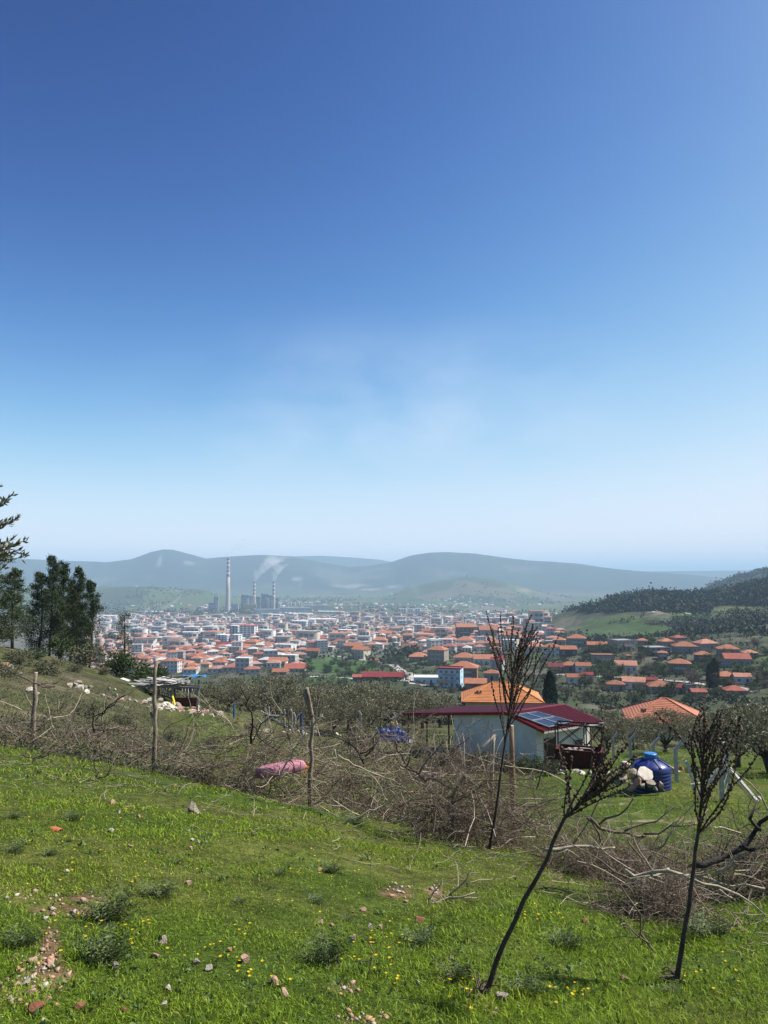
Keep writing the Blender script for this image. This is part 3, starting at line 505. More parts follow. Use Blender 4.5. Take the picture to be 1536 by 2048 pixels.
# the olive whose twigs hang in at the upper left
def near_olive():
    g = np.random.default_rng(77); base = G(-330, 5.6); r = empty('olive_tree', base, 0, 'olive tree outside the left edge with twigs hanging into view', 'tree')
    mb = MB(); b = base; top = Vector((-.1, .05, 1.5)); mb.tube([(0, 0, -.1), (.03, .02, .8), top], [.14, .10, .08], 9)
    LV = []; LF = []; n = 0
    ends = [(0,975),(26,990),(15,1003),(-15,955),(28,1040),(36,1036),(0,1045),(50,1082),(44,1100),(30,1078),(20,1092),(48,1114),(8,1110),(-30,1060),(-40,1100),(-50,1010),(-60,1130),(10,1135),(-20,1150),(-90,1080),(-100,990),(-130,1040),(-160,950),(-180,1090)]
    for i, (x, y) in enumerate(ends):
        e = P(x, y, 5.6 + g.uniform(-.35, .35)) - b; s = top.lerp(e, .45) + Vector((0, 0, .12))
        mb.tube([top, s, e.lerp(s, .3) + Vector((0, 0, .03)), e], [.022, .009, .005, .002], 5)
        m = 120; t = g.uniform(.2, 1.0, m); q = np.array(s)[None] + (np.array(e) - np.array(s))[None] * t[:, None]; aim = (np.array(e) - np.array(s)); aim /= np.linalg.norm(aim)
        V, F = cards(q + g.normal(0, .008, (m, 3)), g.uniform(.035, .062, m), .3, .6, g, aim * 1.2, .8); LV.append(V); LF.append(F + n); n += len(V)
    mb.obj('trunk', BARK, r, smooth=True); ob('crown', np_mesh('crown', np.concatenate(LV), np.concatenate(LF), OLV), r)
near_olive()
# ------------------------------------------------------------------ stones
STN = M('limestone', (.44, .38, .30), (.27, .225, .17), scale=3.5, rough=.95, bump=1.0, bscale=12, objvar=.22); STW = M('pale_stone', (.58, .53, .45), (.40, .35, .28), scale=3, rough=.95, bump=.8, bscale=10, objvar=.15)
STO = M('ochre_stone', (.50, .30, .16), (.36, .22, .13), scale=3, rough=.95, bump=.8, bscale=10); STR = M('red_stone', (.30, .12, .07), (.20, .08, .05), scale=4, rough=.95, bump=.6); STP = M('pink_stone', (.52, .34, .26), (.40, .25, .18), scale=3, rough=.95, bump=.7, objvar=.15)
def rock_mesh(seed, mat, fl=1.0):
    import bmesh
    bm = bmesh.new(); bmesh.ops.create_icosphere(bm, subdivisions=2, radius=.5); g = np.random.default_rng(seed); pl = g.normal(0, 1, (9, 3)); pl /= np.linalg.norm(pl, axis=1, keepdims=True); h = g.uniform(.17, .34, 9)
    for v in bm.verts:
        c = np.array(v.co)
        for q, k in zip(pl, h):
            e = c @ q - k
            if e > 0: c = c - q * e
        v.co = c * [1, 1, fl]
    me = bpy.data.meshes.new('stone'); bm.to_mesh(me); bm.free(); me.materials.append(mat); return me
ROCKS = {k: [rock_mesh(i * 7 + j, m) for j in range(5)] for i, (k, m) in enumerate((('lime', STN), ('white', STW), ('ochre', STO), ('red', STR), ('pink', STP)))}
_rk = [0]
def stone(col, p, sx, sy, sz, parent=None, name='stone', sink=.25, g=rng):
    _rk[0] += 1; me = ROCKS[col][_rk[0] % 5]
    o = ob(name, me, parent, (p[0], p[1], p[2] + sz * (.5 - sink)), (g.uniform(-.3, .3), g.uniform(-.3, .3), g.uniform(0, 6.28)), (sx, sy, sz)); return o
ST = [(388,1628,26,'lime','pointed grey stone standing upright in the grass'),(225,1608,14,'pink','flat pinkish stone above the pointed grey one'),(237,1626,8,'white','tiny white stone below the flat pinkish one'),(278,1634,10,'ochre','small ochre stone in the upper left grass'),(222,1664,12,'white','flat whitish stone in the left meadow'),
 (378,1665,8,'white','small white stone below the pointed grey stone'),(385,1681,10,'white','white stone, left of three in a row'),(396,1686,8,'white','white stone, middle of three in a row'),(412,1687,9,'white','white stone, last of three in a row'),(382,1699,12,'pink','tan stone under the row of three white ones'),(260,1694,10,'pink','small tan stone in the left meadow'),
 (376,1768,17,'pink','blocky pink stone in the middle left grass'),(168,1805,20,'pink','pink stone at the right rim of the gravelly soil'),(136,1745,12,'white','white stone above the gravelly soil'),(640,1741,13,'ochre','round orange stone beside the small dark thistle'),(372,1735,9,'white','small white stone right of centre-left weeds'),
 (706,1827,11,'pink','left of two rounded tan stones'),(727,1823,14,'pink','right of two rounded tan stones'),(641,1848,15,'pink','tan stone left of a matching one in open meadow'),(664,1853,13,'pink','tan stone right of a matching one in open meadow'),(740,1857,14,'white','pale flat stone near the reddish pointed one'),(760,1857,12,'pink','reddish pointed stone in the meadow'),(706,1882,22,'lime','long grey stone behind yellow flowers'),
 (840,1842,20,'red','dark red clod of earth right of the pale stones'),(548,1968,24,'pink','cream stone among yellow flowers at the bottom'),(570,1990,20,'pink','slanted flat stone at the bottom edge'),(488,1925,24,'pink','upright tan stone in the lower left meadow'),(420,1942,20,'white','cream wedge stone in the lower left meadow'),(458,1903,10,'ochre','small orange stone above the upright tan one'),
 (394,1928,18,'lime','grey flat stone left of the cream wedge'),(336,1981,17,'white','pinkish white upright stone near the bottom'),(327,2013,20,'white','white stone low at the bottom'),(308,1915,17,'pink','tan stone by the dark thistle'),(327,1886,22,'lime','pale grey slab by the yellow flowers'),(230,1938,20,'lime','grey stone with dark side under the dark thistle'),
 (38,1945,22,'ochre','rounded ochre stone at lower left'),(52,1970,22,'white','white stone under the ochre one'),(63,1925,20,'pink','pink stone beside the ochre one'),(60,1990,20,'pink','pink flat stone under the white one'),(95,2000,14,'pink','small pink stone at lower left'),(105,1933,22,'pink','pink stone right of the ochre one'),(70,2025,34,'red','large dark red clod in the lower left corner'),(160,2018,22,'red','dark red clod at the bottom left'),
 (246,2022,16,'red','small dark clod at the bottom'),(1246,1962,18,'ochre','brown round stone left of the upright dry stalk'),(1203,1725,14,'red','dark clod in the grass below the low twig heap'),(1170,1847,18,'red','reddish earth clod between the dry stalks'),(1005,2005,34,'lime','brown-grey stone at the foot of the leaning dry stalk'),(835,1968,16,'white','pale crooked stone at the bottom centre')]
for x, y, w, c, lb in ST:
    p = hit(x, y); s = w * p[1] / FPX * 1.2; tag(stone(c, p, s, s * .8, s * (1.15 if 'upright' in lb or 'pointed' in lb else .7)), lb, 'clod' if 'clod' in lb else 'stone', 'loose stones in the meadow')
def lawn_litter():
    g = np.random.default_rng(71); n = 2300; Y = 1 / (1 / 16. + (1 / 2.4 - 1 / 16.) * g.random(n)); X = g.uniform(-.66, .66, n) * Y; k = fbm(X * .9, Y * .9, 3, 64) > .44; X, Y = X[k], Y[k]; Z = ground_z(X, Y); n = len(X); nq = 9
    c = np.repeat(np.stack([X, Y, Z + .004], 1), nq, 0); s = np.repeat(g.uniform(.012, .028, n) * (1 + Y * .10), nq); c = c + g.normal(0, .012, (n * nq, 3)) * [1, 1, .2]; V, F = cards(c, s * g.uniform(.6, 1.2, n * nq), .5, .45, g, None, .9); V[:, 2] = np.maximum(V[:, 2], np.repeat(np.repeat(Z, nq), 4) + .004)
    tag(ob('broad_leaf_weeds', np_mesh('broad_leaf_weeds', V, F, M('weed_leaf', (.125, .190, .050), (.075, .130, .034), scale=3, rough=.6, island=.45, trans=.2))), 'small broad-leaved weeds mixed into the meadow grass', None, None, 'stuff')
    n = 420; px = g.uniform(-50, 1560, n); e = np.interp(px, [0, 600, 1000, 1300, 1536], [1500, 1605, 1700, 1790, 1830]); P3 = np.array([tuple(hit(a, b)) for a, b in zip(px, e + np.abs(g.normal(0, 38, n)) + 6)]); d = np.stack([g.normal(0, 1, n), g.normal(0, 1, n), g.normal(.05, .1, n)], 1); C = curvy(P3 + [0, 0, .02], d, g.uniform(.08, .45, n), 6, .22, .02, g); C[..., 2] = np.maximum(C[..., 2], ground_z(C[..., 0].ravel(), C[..., 1].ravel()).reshape(C.shape[:2]) + .012); V, F = tubes(C, np.linspace(.0045, .002, 6)[None] * g.uniform(.7, 1.4, (n, 1)), 3); tag(ob('fallen_twigs', np_mesh('fallen_twigs', V, F, M('fallen_twig', (.36, .30, .21), (.2, .16, .11), scale=5, rough=.9, island=.4))), 'loose twigs fallen on the grass along the brush', None, None, 'stuff')
lawn_litter()
# gravel on the bare soil
def gravel():
    g = np.random.default_rng(15); V0 = np.array([(1,0,0),(-1,0,0),(0,1,0),(0,-1,0),(0,0,1),(0,0,-1)], float) * .5; F0 = np.array([(0,2,4),(2,1,4),(1,3,4),(3,0,4),(2,0,5),(1,2,5),(3,1,5),(0,3,5)]); mats = [STP, STW, STN, STO]; VV = []; FF = []; MI = []; n = 0
    for cx, cy, rx, ry in SOIL[:9] + SOIL[15:]:
        for _ in range(int(20 + rx * ry * .045)):
            x, y = g.normal(cx, rx * .62), g.normal(cy, ry * .62)
            if y > 2070 or y < 1570: continue
            p = hit(x, y, 1.6, 60); s = (.007 + .030 * g.random() ** 4) * (1 + .06 * p[1]); VV.append(V0 * [s * g.uniform(.7, 1.5), s * g.uniform(.7, 1.5), s * .7] @ np.array(Euler((g.uniform(-.5, .5), g.uniform(-.5, .5), g.uniform(0, 6))).to_matrix()) + np.array(p) + [0, 0, s * .15]); FF.append(F0 + n); n += 6; MI += [int(g.choice(4, p=[.42, .2, .18, .2]))] * 8
    tag(ob('gravel', np_mesh('gravel', np.concatenate(VV), np.concatenate(FF), mats, MI)), 'pinkish gravel scattered on the bare soil patches', None, None, 'stuff')
gravel()
# a shard of roof tile
def shard():
    mb = MB(); n = 7; p = hit(113, 1661)
    for i in range(n):
        a = math.pi * i / (n - 1); 
        for y in (-.05, .05 + .015 * math.sin(i * 2.1)):
            for r in (.045, .037): mb.v.append((math.cos(a) * r, y, math.sin(a) * r * .6))
    for i in range(n - 1):
        k = i * 4; j = k + 4; mb.f += [(k, k + 2, j + 2, j), (k + 1, j + 1, j + 3, k + 3), (k, j, j + 1, k + 1), (k + 2, k + 3, j + 3, j + 2)]; mb.m += [0] * 4
    mb.f += [(0, 1, 3, 2), (4 * n - 4, 4 * n - 2, 4 * n - 1, 4 * n - 3)]; mb.m += [0, 0]
    tag(mb.obj('roof_tile_shard', M('terracotta', (.50, .15, .07), (.38, .11, .05), scale=20, rough=.9), None, p, rot=(0.1, 0.15, 1.2)), 'curved orange shard of roof tile in the left meadow', 'tile shard')
shard()
# stone heaps and outcrops: each heap a thing, each stone a part
def heap(name, label, pts, group='stone heaps and outcrops'):
    g = np.random.default_rng(abs(hash(label)) % 1000 if False else sum(map(ord, label))); b = hit(pts[0][0], pts[0][1]) if len(pts[0]) == 4 else G(pts[0][0], pts[0][4])
    r = empty(name, b, 0, label, 'stones', group)
    for q in pts:
        x, y, w, c = q[:4]; p = hit(x, y) if len(q) == 4 else P(x, y, q[4]); s = w * p[1] / FPX; stone(c, p - b, s, s * g.uniform(.7, 1), s * g.uniform(.55, .85), r, 'stone', .3, g)
    return r
def band(x0, y0, x1, y1, n, w, sp, cols, seed):
    g = np.random.default_rng(seed); t = g.random(n); return [(x0 + (x1 - x0) * k + g.normal(0, sp), y0 + (y1 - y0) * k + g.normal(0, sp * .35), w * g.uniform(.5, 1.3), cols[g.integers(len(cols))]) for k in t]
heap('stone_rubble', 'long band of pale limestone rubble below the collapsed shed', band(255, 1402, 440, 1432, 46, 17, 10, ['white', 'white', 'lime', 'lime', 'pink'], 1) + band(300, 1412, 430, 1432, 40, 12, 12, ['white', 'lime'], 21) + [(385,1424,24,'pink'),(345,1418,20,'white'),(300,1405,18,'white')])
heap('rock_outcrop', 'pale rocks lying across the middle of the left slope', band(140, 1370, 250, 1400, 12, 15, 12, ['white', 'lime'], 2)); heap('rock_outcrop', 'pale rocks high on the left ridge', band(130, 1308, 290, 1330, 14, 13, 14, ['white', 'lime'], 3)); heap('rock_outcrop', 'brown rocks at the left edge of the slope', [(10,1330,24,'ochre'),(24,1338,18,'lime'),(4,1345,16,'pink'),(40,1352,14,'lime'),(60,1385,24,'white'),(75,1392,14,'white')])
heap('rock_outcrop', 'two pale rocks beside the dead branches left of the post', [(160,1378,30,'white'),(196,1388,20,'white'),(150,1372,16,'lime')]); heap('stone_row', 'row of pale stones along the olive grove edge', band(500, 1460, 760, 1475, 30, 13, 8, ['white', 'lime'], 4))
heap('stone_heap', 'pale stone slab heap left of the white house', [(852,1508,32,'white'),(880,1506,28,'white'),(866,1500,20,'lime'),(900,1512,18,'white')]); heap('stone_heap', 'brown and white stone heap behind the brush in the centre', band(820, 1556, 895, 1560, 16, 24, 8, ['lime', 'white', 'white', 'pink'], 5) + [(870,1535,26,'white'),(850,1540,24,'lime'),(885,1548,24,'lime')])
heap('stone_heap', 'white stones along the front wall of the house', [(1000,1520,24,'white'),(985,1524,18,'white'),(1022,1522,20,'lime'),(1042,1528,24,'white'),(1068,1520,14,'white'),(960,1526,14,'lime'),(1100,1526,22,'white'),(1110,1534,18,'white')]); heap('stone_heap', 'broken stones in front of the rusty skip', band(1120, 1546, 1235, 1550, 24, 13, 7, ['white', 'lime', 'white'], 6))
TKY = hit(1303, 1580).y
heap('stone_heap', 'big limestone blocks leaning against the blue tank', [(x, y, w, c, TKY - dy) for x, y, w, c, dy in ((1246,1566,44,'lime',.75),(1252,1540,36,'white',.6),(1276,1566,34,'ochre',1.0),(1288,1556,44,'white',.8),(1300,1572,30,'lime',1.05),(1322,1574,22,'pink',1.1),(1266,1554,34,'lime',.7),(1236,1566,32,'lime',.7),(1310,1579,18,'white',1.15),(1244,1553,28,'pink',.65),(1284,1575,24,'lime',1.1),(1264,1578,26,'pink',1.0))])
heap('stone_heap', 'tan stones behind the concrete posts right of the tank', [(1350,1545,26,'pink'),(1362,1540,20,'ochre'),(1374,1546,22,'pink'),(1340,1540,20,'white'),(1380,1538,16,'lime')]); heap('rock_outcrop', 'single pale rock at the foot of the right brace', [(1520,1602,26,'white')])
# ------------------------------------------------------------------ white house with the red sheet roof
RROOF = M('red_sheet_metal', (.205, .016, .024), (.15, .013, .019), scale=2.5, rough=.45, spec=.5, objvar=.06); WHT = M('white_plaster', (.86, .82, .77), (.70, .65, .59), scale=.9, rough=.9, bump=.2)
DARKM = M('dark_iron', (.035, .032, .032), (.06, .04, .03), scale=8, rough=.7, metal=.3); GLAZ = M('panel_glass', (.030, .042, .070), (.024, .034, .06), scale=.8, rough=.12, spec=.8); ALU = M('aluminium', (.62, .63, .64), rough=.4, metal=.7); DOORM = M('dark_door', (.05, .035, .03), rough=.6)
def white_house():
    C = P(1089, 1463, 42.0); D = P(1208, 1443.7, C.z / float(tz(1443.7))); rd = (D - C); rd.z = 0; L = rd.length; rd.normalize(); gd = Vector((-rd.y, rd.x, 0))
    zr = -8.12; W1 = 3.1; W2 = 10.6; zA = -9.80
    base = Vector((C.x, C.y, -11.35)); h = empty('white_house', base, 0, 'white single-storey house with dark red metal roof and solar panel', 'house')
    o = lambda a, b, z: C + gd * a + rd * b + Vector((0, 0, z - C.z)) - base       # a: across from the eave, b: along the ridge, z absolute
    def sheet(a0, z0, a1, z1, name, ribs):
        r = None; n = int(round((L + .0) / .22 / ribs)); st = L / n
        for i in range(n):                                        # one corrugated sheet after the other, each with its ribs
            mb = MB(); b0, b1 = i * st, (i + 1) * st - .004; nn = ribs * 4; up = Vector((0, 0, 1)); row = []
            for k in range(nn + 1):
                b = b0 + (b1 - b0) * k / nn; e = .075 if k % 4 in (1, 2) else 0
                row.append((o(a0, b, z0) + up * e, o(a1, b, z1) + up * e))
            for k in range(nn):
                q = [row[k][0], row[k + 1][0], row[k + 1][1], row[k][1]]; mb.add(q, [(0, 1, 2, 3)]); mb.add([v - up * .012 for v in q], [(3, 2, 1, 0)])
            for k in range(nn): mb.add([row[k][0], row[k][0] - up * .012, row[k + 1][0] - up * .012, row[k + 1][0]], [(0, 1, 2, 3)])
            mb.obj('roof_sheet', RROOF, h)
    sheet(0, C.z, W1, zr, 'roof_sheet', 4); sheet(W1 + W2, zA, W1, zr, 'roof_sheet', 4)
    mb = MB(); mb.bar(o(W1, -.03, zr + .03), o(W1, L + .03, zr + .03), .34, .05); mb.obj('ridge_cap', RROOF, h)
    mb = MB(); mb.bar(o(0, -.03, C.z - .03), o(W1, -.03, zr - .03), .05, .17); mb.bar(o(W1, -.03, zr - .03), o(W1 + W2, -.03, zA - .03), .05, .17); mb.obj('verge_trim', M('red_trim', (.32, .016, .022), rough=.5), h)
    mb = MB(); mb.bar(o(.04, 0, C.z - .07), o(.04, L, C.z - .07), .06, .12); mb.obj('eave_board', M('pale_eave', (.70, .66, .62), rough=.8), h)
    # walls: prism under the roof, from just inside the eave to the awning
    a0, a1 = .85, 8.3; zt = lambda a: C.z + (zr - C.z) * a / W1 if a < W1 else zr + (zA - zr) * (a - W1) / W2
    mb = MB(); loop = [a0, W1, a1]; fb = .22; bb = L - .3; z0 = -11.6
    fr = [o(a, fb, z0) for a in (a0, a1)] + [o(a, fb, zt(a) - .05) for a in (a1, W1, a0)]; bk = [o(a, bb, z0) for a in (a0, a1)] + [o(a, bb, zt(a) - .05) for a in (a1, W1, a0)]
    mb.add(fr, [(0, 1, 2, 3, 4)]); mb.add(bk, [(4, 3, 2, 1, 0)]); mb.add(fr + bk, [(0, 4, 9, 5), (1, 6, 7, 2), (0, 5, 6, 1)]); mb.obj('wall', WHT, h)
    mb = MB(); mb.bar(o(a0 - .03, 1.25, -11.35), o(a0 - .03, 1.25, -9.3), .06, .9, up=rd); d = mb.obj('door', DOORM, h)
    mb = MB(); mb.bar(o(a0 - .07, 1.55, -10.4), o(a0 - .07, 1.55, -10.25), .04); mb.obj('handle', ALU, d)
    for b in (3.6,):
        mb = MB(); p = o(a0 - .01, b, -10.0); mb.bar(p - rd * .4, p + rd * .4, .09, .75); w = mb.obj('window', M('window_white', (.7, .7, .7), rough=.5), h); mb = MB(); mb.bar(p - rd * .34 - gd * .05, p + rd * .34 - gd * .05, .02, .63); mb.obj('pane', GLAZ, w)
    for a, b in ((W1 + W2 - .3, .2), (W1 + W2 - .3, L - .3), (8.8, .2), (11.2, .2)):
        mb = MB(); mb.bar(o(a, b, -11.9), o(a, b, zt(a) - .06), .09); mb.obj('post', DARKM, h)
    mb = MB(); mb.bar(o(W1 + W2 - .3, .1, zA - .05), o(a1, .1, zt(a1) - .1), .07, .1); mb.obj('awning_beam', DARKM, h)
    # solar array: four panels on a tilted rack
    n = (o(0, L, C.z) - o(0, 0, C.z)).cross(o(W1, 0, zr) - o(0, 0, C.z)).normalized()
    if n.z < 0: n = -n
    def on(px, py, lift):
        d = P(px, py, 1.0); q = (C + n * lift); t = q.dot(n) / d.dot(n); return d * t - base
    q = [on(1031, 1429, .16), on(1073, 1423.5, .22), on(1146, 1443, .24), on(1097.5, 1454, .16)]
    s = empty('solar_array', h.location, 0, 'solar array of four blue panels on the sunny roof slope', 'solar panel'); bl = lambda u, v: (q[0].lerp(q[1], u)).lerp(q[3].lerp(q[2], u), v)
    for i in range(2):
        for j in range(2):
            e = .006; a, b, c, d = bl(i / 2 + e, j / 2 + e), bl((i + 1) / 2 - e, j / 2 + e), bl((i + 1) / 2 - e, (j + 1) / 2 - e), bl(i / 2 + e, (j + 1) / 2 - e)
            mb = MB(); mb.add([a, b, c, d, a - n * .04, b - n * .04, c - n * .04, d - n * .04], [(0, 1, 2, 3), (7, 6, 5, 4), (0, 4, 5, 1), (1, 5, 6, 2), (2, 6, 7, 3), (3, 7, 4, 0)]); p = mb.obj('panel', GLAZ, s)
            mb = MB()
            for x, y in ((a, b), (b, c), (c, d), (d, a)): mb.bar(x + n * .006, y + n * .006, .045, .05)
            mb.obj('frame', ALU, p)
    mb = MB(); mb.bar(bl(.08, .05) - n * .06, bl(.08, .95) - n * .06, .05); mb.bar(bl(.92, .05) - n * .06, bl(.92, .95) - n * .06, .05)
    for u in (.05, .5, .95):
        for v in (.08, .92): mb.bar(bl(u, v) - n * .04, bl(u, v) - n * .22, .04)
    mb.obj('rack', DARKM, s)
white_house()
# rusty skip and the iron frame behind it
RUST = M('rusty_red_iron', (.115, .022, .018), (.060, .018, .014), scale=5, rough=.8, bump=.4)
def skip():
    p = G(1160, 38.6); r = empty('rusty_skip', p, R(-22), 'dark red rusty metal skip in front of the white house', 'skip'); s = p.y / FPX
    w, d, hh = 84 * s, 46 * s, 36 * s
    for nm, c, dm in (('side_panel', (0, -d / 2, hh * .55), (w, .04, hh)), ('side_panel', (0, d / 2, hh * .55), (w, .04, hh)), ('end_panel', (-w / 2, 0, hh * .55), (.04, d - .05, hh)), ('end_panel', (w / 2, 0, hh * .55), (.04, d - .05, hh)), ('floor_panel', (0, 0, .1), (w - .06, d - .06, .05))):
        mb = MB(); mb.box(c, dm); nr = 7
        if nm == 'side_panel':
            for i in range(nr): mb.box((-w / 2 + w * (i + .5) / nr, c[1] + (-.035 if c[1] < 0 else .035), hh * .55), (.05, .035, hh * .9))
        elif nm == 'end_panel':
            for i in range(5): mb.box((c[0] + (.035 if c[0] > 0 else -.035), -d / 2 + d * (i + .5) / 5, hh * .55), (.035, .06, hh * .9))
        mb.obj(nm, RUST, r)
    mb = MB()
    for a, b in (((-w/2,-d/2),(w/2,-d/2)),((w/2,-d/2),(w/2,d/2)),((w/2,d/2),(-w/2,d/2)),((-w/2,d/2),(-w/2,-d/2))): mb.bar((*a, hh * 1.06), (*b, hh * 1.06), .08, .06)
    mb.obj('rim', RUST, r)
    for x in (-w * .4, w * .4):
        mb = MB(); mb.box((x, 0, .02), (.12, d, .12)); mb.obj('skid', RUST, r)
    # what it carries
    mb = MB(); g = random.Random(4)
    for _ in range(16): mb.box((g.uniform(-.4, .4) * w, g.uniform(-.35, .35) * d, hh * .98), (g.uniform(.1, .5), g.uniform(.05, .2), .04), g.uniform(0, 3))
    tag(mb.obj('plank_scraps', M('scrap_wood', (.36, .34, .30), (.2, .18, .16), scale=6), None, p), 'grey board scraps lying in the rusty skip', 'boards')
    f = empty('iron_frame', p + Vector((.25, 1.15, -.1)), R(-22), 'black braced iron frame standing behind the rusty skip', 'frame')
    W, D, H = 92 * s, .9, 78 * s; xs = [-W / 2, W * .12, W / 2]
    for x in xs:
        for y in (0, D): mb = MB(); mb.bar((x, y, -.3), (x, y, H), .06); mb.obj('post', DARKM, f)
    for y in (0, D):
        mb = MB(); mb.bar((-W / 2, y, H - .03), (W / 2, y, H - .03), .06, .07); mb.obj('rail', DARKM, f)
        for a, b in ((xs[0], xs[1]), (xs[1], xs[2])): mb = MB(); mb.bar((a, y, H), (b, y, H * .4), .04); mb.bar((b, y + .03, H), (a, y + .03, H * .4), .04); mb.obj('brace', DARKM, f)
    for x in xs: mb = MB(); mb.bar((x, 0, H - .04), (x, D, H - .04), .05); mb.obj('rail', DARKM, f)
skip()
# ------------------------------------------------------------------ blue water tank
def tank():
    c = hit(1303, 1580); Y = c.y; s = Y / FPX; R0 = 37 * s; r = empty('water_tank', (c.x, c.y, c.z - .25), 0, 'round blue plastic water tank with lighter blue screw lid', 'tank')
    TB = M('blue_plastic', (.016, .034, .17), (.012, .026, .13), scale=3, rough=.38, spec=.5); TL = M('light_blue_plastic', (.03, .20, .55), rough=.4, spec=.5)
    zs = (float(tz(1534)) * Y - r.location.z); prof = []; n = 9
    for i in range(n * 4 + 1): z = zs * i / (n * 4); prof.append((R0 * (1 - .028 * (1 if i % 4 == 0 else 0 if i % 4 != 2 else -.3)), z))
    mb = MB(); mb.lathe(prof, 40); mb.obj('barrel', TB, r, smooth=True)
    mb = MB(); mb.lathe([(R0 * 1.0, zs - .02), (R0 * .99, zs + .05), (R0 * .86, zs + .13), (R0 * .55, zs + .24), (R0 * .36, zs + .28)], 40); d = mb.obj('dome', TB, r, smooth=True)
    for i in range(8):
        a = i * math.pi / 4 + .2; mb = MB(); mb.bar((R0 * .95 * math.cos(a), R0 * .95 * math.sin(a), zs + .095), (R0 * .38 * math.cos(a), R0 * .38 * math.sin(a), zs + .30), .07, .05); mb.obj('rib', TB, d)
    mb = MB(); mb.lathe([(R0 * .30, zs + .26), (R0 * .30, zs + .36), (R0 * .33, zs + .365), (R0 * .34, zs + .46), (R0 * .31, zs + .48), (0.01, zs + .485)], 28); mb.obj('lid', TL, r)
    mb = MB(); a = R(-125); x, y = R0 * 1.0 * math.cos(a), R0 * 1.0 * math.sin(a); mb.tube([(x * .9, y * .9, zs - .1), (x * 1.02, y * 1.02, zs - .1)], .16, 18); mb.obj('inlet_boss', TB, r, smooth=False)
tank()
# ------------------------------------------------------------------ concrete fence posts with bent heads, braces, wires
CONC = M('concrete', (.52, .50, .46), (.38, .36, .33), scale=6, rough=.95, bump=.5); CWHT = M('whitewashed_concrete', (.58, .57, .54), (.40, .39, .36), scale=5, rough=.9)
def fpost(px, py_t, py_b, Y, label, head=(1, 1), mat=CONC, w=.11, tilt=0.0, group='bent-head concrete fence posts'):
    b = P(px, py_b, Y); zt = float(tz(py_t)) * Y; b.z = min(b.z, gz(b.x, b.y)) - .1; H = zt - b.z
    r = empty('fence_post', b, 0, label, 'fence post', group); r.rotation_euler = (0, tilt, 0)
    mb = MB(); k = .30
    mb.bar((0, 0, 0), (0, 0, H - k), w, w, up=(0, 1, 0)); mb.obj('shaft', mat, r)
    mb = MB(); mb.bar((0, 0, H - k - .02), (k * .95 * head[0], -.02, H), w * .9, w * .9, up=(0, 1, 0)); mb.obj('head', mat, r)
    return b + Vector((0, 0, H - k)), b
FP = [(1227,1465,1520,44,'concrete fence post nearest the white house, first of the row',1),(1262,1466,1535,38,'concrete fence post behind the blue tank lid',1),(1308,1474,1540,33,'third concrete fence post, right of the tank lid',1),(1353,1480,1560,28,'fourth concrete fence post, just right of the tank',1),(1444,1506,1590,23,'concrete corner post with braces beside the upright dry stalk',1)]
tops = []
for x, t, b, Y, lb, hd in FP: tops.append(fpost(x, t, b, Y, lb, (hd, 1))[0])
tops.append(fpost(1456, 1484, 1578, 26, 'tall straight concrete post behind the corner post', (-.25, 1))[0])
for a, b, Ya, Yb, lb in (((1458,1535),(1515,1597),23.2,22.0,'sloping concrete brace right of the corner post'),((1438,1538),(1395,1580),23.2,23.0,'dark sloping brace left of the corner post')):
    p, q = P(*a, Ya), P(*b, Yb); e = empty('post_brace', q, 0, lb, 'brace', 'braces of the corner post'); mb = MB(); mb.bar(p - q, Vector((0, 0, -.1)), .08); mb.obj('strut', CONC, e)
for i, (a, m_, b, Y, lb) in enumerate((((1366,1518),(1388,1545),(1424,1592),24.5,'broken white concrete post lying aslant behind the dry stalk'),((1372,1522),(1385,1560),(1388,1584),24.2,'cracked whitewashed post leaning next to the aslant one'),((1382,1570),(1410,1566),(1432,1558),24.0,'fallen white post lying level behind the dry stalk'))):
    A, B, C_ = P(*a, Y), P(*m_, Y), P(*b, Y); e = empty('broken_post', C_, 0, lb, 'fence post', 'broken concrete posts'); mb = MB(); mb.bar(A - C_, B - C_, .06); mb.bar(B - C_, Vector(), .06); mb.obj('shaft', CWHT, e)
WIRE = M('wire', (.30, .29, .27), rough=.5, metal=.4)
def wirefence():
    e = empty('wire_fence', tops[0], 0, 'thin wire strands and mesh strung between the concrete posts', 'fence'); S = Vector(tops[0])
    for k in range(5):
        mb = MB()
        for a, b in zip(tops[:-1], tops[1:]):
            a2, b2 = a - Vector((0, 0, .1 + k * .32)) - S, b - Vector((0, 0, .1 + k * .32)) - S; mb.tube([a2, a2.lerp(b2, .5) - Vector((0, 0, .03)), b2], .006, 3)
        mb.obj('wire', WIRE, e)
wirefence()
for x, t, b, Y, lb in ((722,1422,1456,60,'bent white fence post right of the split wooden post'),(791,1426,1462,60,'bent white fence post left of the blue tarpaulin heap'),(757,1456,1480,50,'short bent white post in front of the others'),(584,1418,1458,62,'bent white fence post beside the white pole frame'),(590,1425,1460,64,'second bent white post close behind the pole frame')): fpost(x, t, b, Y, lb, (-.55, 1), CWHT, .13)
def pole_frame():
    Y = 60; b = P(560, 1460, Y); r = empty('pole_frame', b, 0, 'collapsed frame of white poles at the grove edge', 'frame'); W_ = CWHT
    for a, c in (((521,1422),(575,1455)),((522,1431),(569,1432)),((538,1414),(536,1450)),((569,1419),(569,1456)),((531,1430),(531,1458)),((514,1438),(526,1450)),((563,1440),(572,1462))): mb = MB(); mb.bar(P(*a, Y) - b, P(*c, Y) - b, .11); mb.obj('pole', W_, r)
pole_frame()
